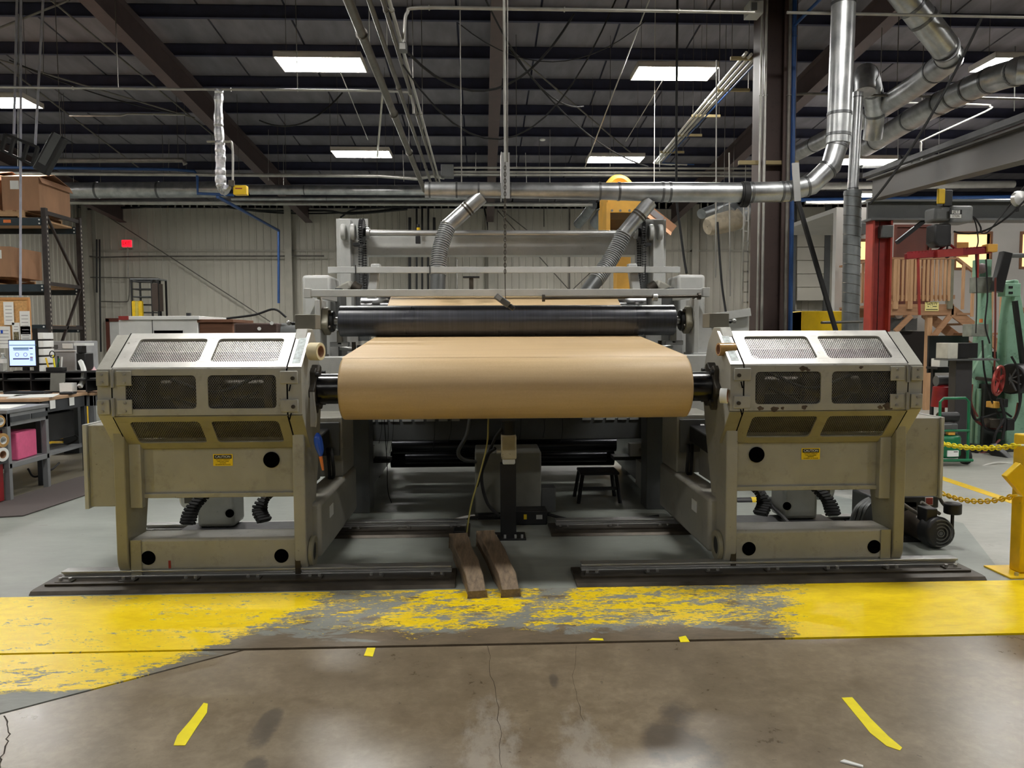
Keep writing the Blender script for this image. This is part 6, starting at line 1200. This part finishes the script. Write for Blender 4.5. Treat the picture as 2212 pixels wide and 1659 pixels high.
for k in range(24): q = a.lerp(c, .04 + k * .04); B().box(q.x - .012, q.x + .012, 9.27, 9.33, q.z + .035, q.z + .055).build('tooth', REDD, t)
p = at(2048, 540, 9.3); B().tube([p + V((-.16, 0, -.03)), p + V((-.03, 0, .06)), p + V((.03, 0, .06)), p + V((.16, 0, -.03))], .016, 6).build('lifting_eye', REDD, t); B().bar(at(2020, 549, 9.28), at(2075, 545, 9.28), .1, .09).build('centre_sleeve', RED, t)
for (xa, ya), (xb_, yb) in (((1983, 556), (1986, 680)), ((2112, 548), (2111, 600))): B().bar(at(xa, ya, 9.3), at(xb_, yb, 9.3), .03, .02).build('strap', RED, t)
B().box(at(2139, 530, 9.3).x - .07, at(2139, 530, 9.3).x + .06, 9.24, 9.36, at(2139, 545, 9.3).z, at(2139, 528, 9.3).z).build('end_clamp', ORNG, t, bevel=.008)
# ------------------------------------------------------------------ mint green machine at the right edge
GY = 10.0; gm = thing('green_press', 'tall mint green machine tool with red handwheel at the right edge', 'machine', (6.8, 10.2, 0))
def gx(x, y, Y=GY): p = at(x, y, Y); return (p.x, p.z)
B().prism([gx(2100, 1005), gx(2102, 800), gx(2116, 690), gx(2124, 560), gx(2142, 560), gx(2144, 700), gx(2146, 1005)], 'y', GY, GY + .1).build('left_column', GREENM, gm, bevel=.015)
B().prism([gx(2162, 1005), gx(2160, 800), gx(2166, 700), gx(2174, 640), gx(2180, 605), gx(2190, 605), gx(2205, 700), gx(2260, 900), gx(2260, 1005)], 'y', GY - .1, GY + .1).build('main_body', GREENM, gm, bevel=.02)
for (x0_, y0_, x1_, y1_), nm, mt, Y in (((2116, 560, 2142, 598), 'top_block', GREENM, GY - .05), ((2172, 612, 2205, 640), 'control_box', GREENM, GY - .2), ((2110, 598, 2144, 632), 'terminal_box', M('dirty_grey_box', (130, 134, 124), .6, 0, .2, 8), GY - .15), ((2115, 840, 2122, 1005), 'vertical_rib', GREENM, GY - .06), ((2128, 830, 2150, 1005), 'recess', M('dark_recess', (36, 40, 38), .8), GY - .12)):
    a, c, z0, z1 = rect(x0_, y0_, x1_, y1_, Y); B().box(a, c, Y, Y + .15, z0, z1).build(nm, mt, gm, bevel=.008)
for x, y in ((2180, 618), (2180, 630)): a, c, z0, z1 = rect(x, y, x + 8, y + 5, GY - .21); B().box(a, c, GY - .21, GY - .2, z0, z1).build('button', BLACK, gm)
B().bar(at(2173, 545, GY - .3), at(2152, 630, GY - .3), .13, .1, (0, 1, 0)).build('black_arm', BLACK, gm, bevel=.01); B().tube([at(2176, 552, GY - .3), at(2230, 552, GY - .3)], .03, 8).build('arm_rod', GREYD, gm)
B().bar(at(2192, 650, GY - .3), at(2215, 830, GY - .3), .05, .05, (0, 1, 0)).build('slanted_rod', BLACK, gm); B().bar(at(2098, 815, GY - .3), at(2134, 745, GY - .3), .05, .05).build('green_strut', GREENM, gm); B().bar(at(2135, 770, GY - .2), at(2160, 800, GY - .2), .05, .05).build('green_strut', GREENM, gm)
B().prism([gx(2146, 1005), gx(2145, 760), gx(2164, 760), gx(2164, 1005)], 'y', GY + .1, GY + .2).build('dark_core', M('dark_recess', (36, 40, 38), .8), gm)  # dark sheet put in as the shade between the two columns
# handwheel
hc = at(2157, 822, GY - .6); hw = B().tube([hc + V((.02 * math.sin(R(15 * k)), .1 * math.cos(R(15 * k)) * 0, 0)) + V((.15 * math.cos(R(15 * k)), .12 * math.cos(R(15 * k)), .18 * math.sin(R(15 * k)))) for k in range(24)], .02, 8, closed=True).build('handwheel_rim', M('worn_red_rim', (168, 70, 62), .35, .4, .4, 6), gm)
for k in range(5): a_ = R(72 * k + 20); B().bar(hc, hc + V((.15 * math.cos(a_), .12 * math.cos(a_), .18 * math.sin(a_))), .03, .02).build('handwheel_spoke', RED, gm)
B().cyl(hc, hc + V((.05, .5, 0)), .025, n=10).build('handwheel_shaft', STEELD, gm); mc = at(2192, 818, GY - .35); B().cyl(mc - X3 * .1 - Y3 * .05, mc + X3 * .12 + Y3 * .05, .2, n=24).build('black_motor', BLACK, gm, bevel=.02)
for k in range(9): a_ = R(40 * k); B().bar(mc + V((-.1, -.06, 0)), mc + V((-.1, -.06, 0)) + V((.02, -.0, 0)) + V((0, .17 * math.cos(a_), .17 * math.sin(a_))), .02, .012).build('motor_fin', GREYD, gm)
a, c, z0, z1 = rect(2100, 700, 2135, 727, GY - .3); B().box(a, c, GY - .3, GY - .1, z0, z1).build('grey_switch_box', M('dirty_grey_box', (130, 134, 124), .6), gm, bevel=.006); p = at(2119, 697, GY - .2); B().cyl(p, p + Z3 * .05, .022, n=10).build('orange_lamp', ORANGE, gm)
B().ball(at(2120, 580, GY - .3), .07, 12).build('round_lamp', M('dull_mauve', (120, 104, 106), .5), gm)
a, c, z0, z1 = rect(2040, 905, 2092, 918, 9.8)
for k, (pts, r_) in enumerate(((((2100, 880), (2110, 910), (2150, 925), (2190, 905), (2200, 870)), .018), (((2095, 870), (2105, 905), (2130, 900), (2165, 890), (2185, 900)), .014), (((2120, 900), (2130, 925), (2170, 930), (2195, 900), (2205, 850), (2190, 820)), .016), (((2150, 600), (2150, 700), (2148, 800)), .012), (((2122, 735), (2126, 800), (2140, 860), (2160, 900)), .012), (((2095, 960), (2120, 985), (2150, 970), (2170, 985)), .02), (((2090, 990), (2130, 975), (2160, 950)), .016), (((2160, 860), (2170, 905), (2165, 950)), .02), (((2170, 905), (2150, 940), (2145, 985)), .016), (((2100, 830), (2098, 870), (2112, 900)), .012), (((2185, 770), (2198, 800), (2203, 870)), .014), (((2130, 560), (2133, 640), (2128, 700), (2138, 742)), .01))):
    B().tube(sm([at(x, y, GY - .35 - .02 * k) for x, y in pts], 6), r_, 7).build('machine_hose', RUBBER if k % 3 else M('red_brown_hose', (110, 50, 44), .5), gm)
B().bar(at(2140, 965, GY - .6), at(2195, 1010, GY - .9), .12, .12).build('black_leg_beam', BLACK, gm, bevel=.01)
for (x0_, y0_, x1_, y1_), mt in (((2140, 905, 2160, 925), STEELD), ((2176, 905, 2192, 930), BLACK), ((2146, 868, 2160, 882), ORNG), ((2168, 862, 2178, 880), BLACK)): a, c, z0, z1 = rect(x0_, y0_, x1_, y1_, GY - .45); B().box(a, c, GY - .45, GY - .3, z0, z1).build('valve_block', mt, gm, bevel=.01)
B().box(6.0, 8.2, 9.6, 11.2, 0, .06).build('base_plate', M('oily_dark_base', (48, 50, 48), .5), gm, bevel=.01)
# screen on a dark pillar
t = thing('pillar_stand', 'dark pillar stand carrying a black screen with a pale side panel', 'stand', (5.6, 9.3, 0)); a, c, z0, z1 = rect(2066, 775, 2094, 1000, 9.3); B().box(a, c, 9.3, 9.45, 0, z1).build('pillar', M('charcoal_pillar', (52, 50, 52), .5), t, bevel=.006); a, c, z0, z1 = rect(2048, 741, 2112, 775, 9.25); B().box(a + .13, c, 9.25, 9.5, z0 + .01, z1).build('screen_box', BLACK, t, bevel=.006); B().box(a, a + .13, 9.25, 9.5, z0, z1).build('side_panel', M('pale_panel', (196, 194, 182), .6), t, bevel=.006); B().box(a - .02, c + .25, 9.2, 9.5, z0 - .02, z0).build('shelf', GREYD, t)
# fire extinguisher like red canister beside the pillar
t = thing('red_hopper', 'red canister with a grey motor head behind the green compressor', 'canister', (5.3, 9.6, 0)); p = at(2046, 880, 9.6); zt2 = at(2046, 832, 9.6).z; B().lathe([(.001, 0), (.14, 0), (.12, .9), (.07, 1), (.001, 1)], (p.x, 9.7, p.z), (0, 0, zt2 - p.z), 20).build('canister', REDD, t); B().cyl((p.x - .1, 9.7, zt2 + .05), (p.x + .1, 9.7, zt2 + .05), .07, n=16).build('motor_head', GREYD, t); B().box(p.x - .02, p.x + .02, 9.68, 9.72, 0, p.z).build('stand_pole', RED, t); B().tube(sm([(p.x + .1, 9.6, zt2), (p.x + .2, 9.55, zt2 - .2), (p.x + .12, 9.6, p.z - .2)], 5), .012, 6).build('hose', M('red_brown_hose', (110, 50, 44), .5), t)
a, c, z0, z1 = rect(2030, 775, 2048, 793, 10.2); t = thing('white_carton', 'small white box with dark shelf below the timber stairs', 'box', ((a + c) / 2, 10.2, z0 - .03)); B().box(a, c, 10.2, 10.4, z0, z1).build('body', WHITE, t, bevel=.006); B().box(a - .04, c + .1, 10.18, 10.45, z0 - .03, z0).build('shelf', BLACK, t); B().box(a, a + .03, 10.35, 10.4, 0, z0 - .03).build('bracket_post', BLACK, t); B().box(a, c + .45, 10.46, 10.5, 1.0, at(2050, 725, 10.5).z).build('back_board', BLACK, t)
# green portable compressor
t = thing('air_compressor', 'green portable air compressor with tube handle on the floor at right', 'compressor', (5.25, 8.75, 0)); cx = at(2045, 985, 8.7).x
B().cyl((cx, 8.75, .09), (cx, 8.75, .36), .17, n=28).build('tank', GREENC, t, bevel=.04, seg=3); B().box(cx - .07, cx + .06, 8.57, 8.585, .12, .19).build('label_plate', WHITEP, t); B().box(cx - .0, cx + .05, 8.568, 8.571, .172, .18).build('label_print', INKB, t)
fr = [(cx - .16, 8.6, .05), (cx - .16, 8.6, .76), (cx - .12, 8.6, .80), (cx + .14, 8.6, .80), (cx + .18, 8.6, .76), (cx + .2, 8.62, .3), (cx + .2, 8.62, .06)]; B().tube(fr, .016, 8).build('handle_frame', GREENC, t); B().tube([(cx - .16, 8.6, .42), (cx + .2, 8.6, .42)], .014, 8).build('cross_tube', GREENC, t); B().tube([(cx - .16, 8.6, .07), (cx + .25, 8.6, .07)], .018, 8).build('base_tube', GREENC, t)
B().box(cx - .12, cx + .1, 8.65, 8.9, .36, .50).build('pump_head', GREYD, t, bevel=.02); B().cyl((cx - .12, 8.7, .57), (cx + .12, 8.7, .57), .06, n=16).build('motor', BLACK, t, bevel=.015); B().box(cx - .05, cx + .03, 8.6, 8.66, .37, .41).build('brass_fitting', ORNG, t)
B().cyl((cx + .22, 8.75, .09), (cx + .29, 8.75, .09), .09, n=24).build('wheel', RUBBER, t, bevel=.01); B().cyl((cx + .285, 8.75, .09), (cx + .295, 8.75, .09), .03, n=14).build('hub', GREYD, t)
cable('floor_cable', [at(2110, 1012, 8.6), at(2150, 1000, 8.7), at(2200, 1003, 8.8), at(2230, 1000, 8.8)], .012, PVC, 'pale hose lying on the floor in front of the green machine')
# ------------------------------------------------------------------ hydraulic unit beside the right stand
t = thing('hydraulic_unit', 'black hydraulic pump unit on the floor right of the right stand', 'pump', (3.0, 5.5, 0)); a = at(2032, 1152, 5.25)
B().cyl((a.x, 5.25, a.z), (a.x - .02, 5.36, a.z), .115, n=28).build('motor_end', BLACK, t, bevel=.02); B().cyl((a.x - .02, 5.36, a.z), (a.x - .08, 5.75, a.z + .01), .10, n=28).build('motor_body', M('scuffed_bronze', (72, 64, 56), .4, .5, .3, 9), t); B().cyl((a.x - .08, 5.75, a.z + .01), (a.x - .12, 6.0, a.z), .12, n=24).build('pump_body', BLACK, t)
for k in range(4): B().ring((a.x, 5.252, a.z), (a.x, 5.244, a.z), .1 - .024 * k, .092 - .024 * k, 24).build('fan_grille', GREYD, t)
B().cyl((a.x, 5.252, a.z), (a.x, 5.245, a.z), .015, n=12).build('fan_hub', GREYD, t)
p = at(2010, 1127, 5.3); B().box(p.x - .045, p.x + .04, 5.28, 5.4, p.z - .06, p.z + .1).build('terminal_box', BLACK, t, bevel=.008); p = at(2058, 1098, 5.3); B().cyl(p - Z3 * .04, p + Z3 * .04, .06, n=16).build('breather_cap', BLACK, t, bevel=.01); B().cyl(p - Z3 * .04, p - Z3 * .2, .012, n=8).build('stem', BLACK, t)
a2_, c2_, z0, z1 = rect(1950, 1072, 2028, 1098, 5.55); B().box(a2_, c2_, 5.55, 5.9, z0, z1).build('manifold', BLACK, t, bevel=.012); p = at(2008, 1083, 5.54); B().box(p.x - .025, p.x + .025, 5.54, 5.55, p.z - .025, p.z + .025).build('red_label', RED, t); B().box(p.x - .03, p.x + .03, 5.545, 5.55, p.z - .03, p.z + .03).build('label_border', WHITE, t)
B().box(2.75, 3.15, 5.45, 6.1, 0, .04).build('foot_plate', BLACK, t); B().box(2.8, 3.1, 5.55, 6.0, .04, .3).build('tank', M('dark_tank_paint', (30, 30, 32), .45), t, bevel=.02)
for pts in (((1945, 1085), (1975, 1105), (2000, 1118), (2010, 1122)), ((2024, 1065), (2035, 1085), (2045, 1095)), ((1990, 1085), (2015, 1100), (2030, 1110))): B().tube(sm([at(x, y, 5.4) for x, y in pts], 5), .013, 8).build('hose', M('grey_hose', (110, 106, 98), .55), t)
# things behind the right stand gap
B().box(at(1800, 1060, 7.4).x, at(1912, 1060, 7.4).x, 7.4, 7.8, .02, .40).build('blue_toolbox', BLUEP, label='blue steel box on the floor behind the right stand', cat='box', bevel=.01)
t = thing('scanner_tube', 'black tube with a yellow band lying behind the right stand', 'tube', at(1620, 1086, 6.9)); a, c = at(1590, 1086, 6.9), at(1680, 1084, 6.9); B().cyl(a, c, .05, n=16).build('tube', BLACK, t); B().cyl(a.lerp(c, .35), a.lerp(c, .53), .051, n=16).build('yellow_band', SIGNY, t)
for k in range(3): p = a.lerp(c, .1 + .4 * k); B().box(p.x - .03, p.x + .03, 6.87, 6.93, 0, p.z - .045).build('stand_foot', BLACK, t)
cable('floor_cable', [at(1650, 1062, 6.2), at(1665, 1090, 6.0), at(1690, 1115, 5.7), at(1703, 1130, 5.4)], .014, RUBBER, 'black hose curving down behind the right base beam'); 
for k in range(3): cable('floor_cable', [at(1838 + 10 * k, 1128, 5.6), at(1850 + 10 * k, 1098, 5.6), at(1872 + 8 * k, 1080, 5.7), at(1900 + 4 * k, 1072, 5.8)], .016, FLEX, ['leftmost', 'middle', 'rightmost'][k] + ' of three grey hoses rising behind the right base beam')
# ------------------------------------------------------------------ yellow post with chains
bp = thing('yellow_barrier_post', 'yellow square barrier post with a tilted yellow box at the right edge', 'post', (3.32, 4.7, 0)); B().box(3.245, 3.345, 4.66, 4.76, .012, .905).build('post', YEL, bp, bevel=.008); B().box(3.13, 3.46, 4.58, 4.84, 0, .012).build('base_plate', YEL, bp, bevel=.003)
a = at(2192, 1035, 4.6); B().obox(a + V((-.07, -.02, .02)), (.09, .0, .085), (.12, 0, -.13), (0, .05, 0)).build('tilted_box', YEL, bp, bevel=.005)
for dx_ in (-.07, .08): B().cyl((3.295 + dx_ * 1.4, 4.62, .012), (3.295 + dx_ * 1.4, 4.62, .03), .012, n=6).build('bolt', STEEL, bp)
for i, ((xa, ya, Ya), (xb_, yb, Yb), n, sg_, lb) in enumerate((((2200, 962, 4.65), (2022, 955, 5.45), 26, .03, 'upper yellow plastic chain between the right stand and the barrier post'), ((2194, 1070, 4.65), (2034, 1065, 5.45), 22, .05, 'lower yellow plastic chain between the right stand and the barrier post'))):
    P0, P1 = at(xa, ya, Ya), at(xb_, yb, Yb); c_ = thing('plastic_chain', lb, 'chain', P0, 'yellow barrier chains'); chain(c_, P0, P1, n, .03, .052, .0055, YELT if i == 0 else YEL, sg_)
    B().cyl(P0, P0 + V((.05, .0, 0)), .008, n=8).build('end_hook', STEEL, c_)
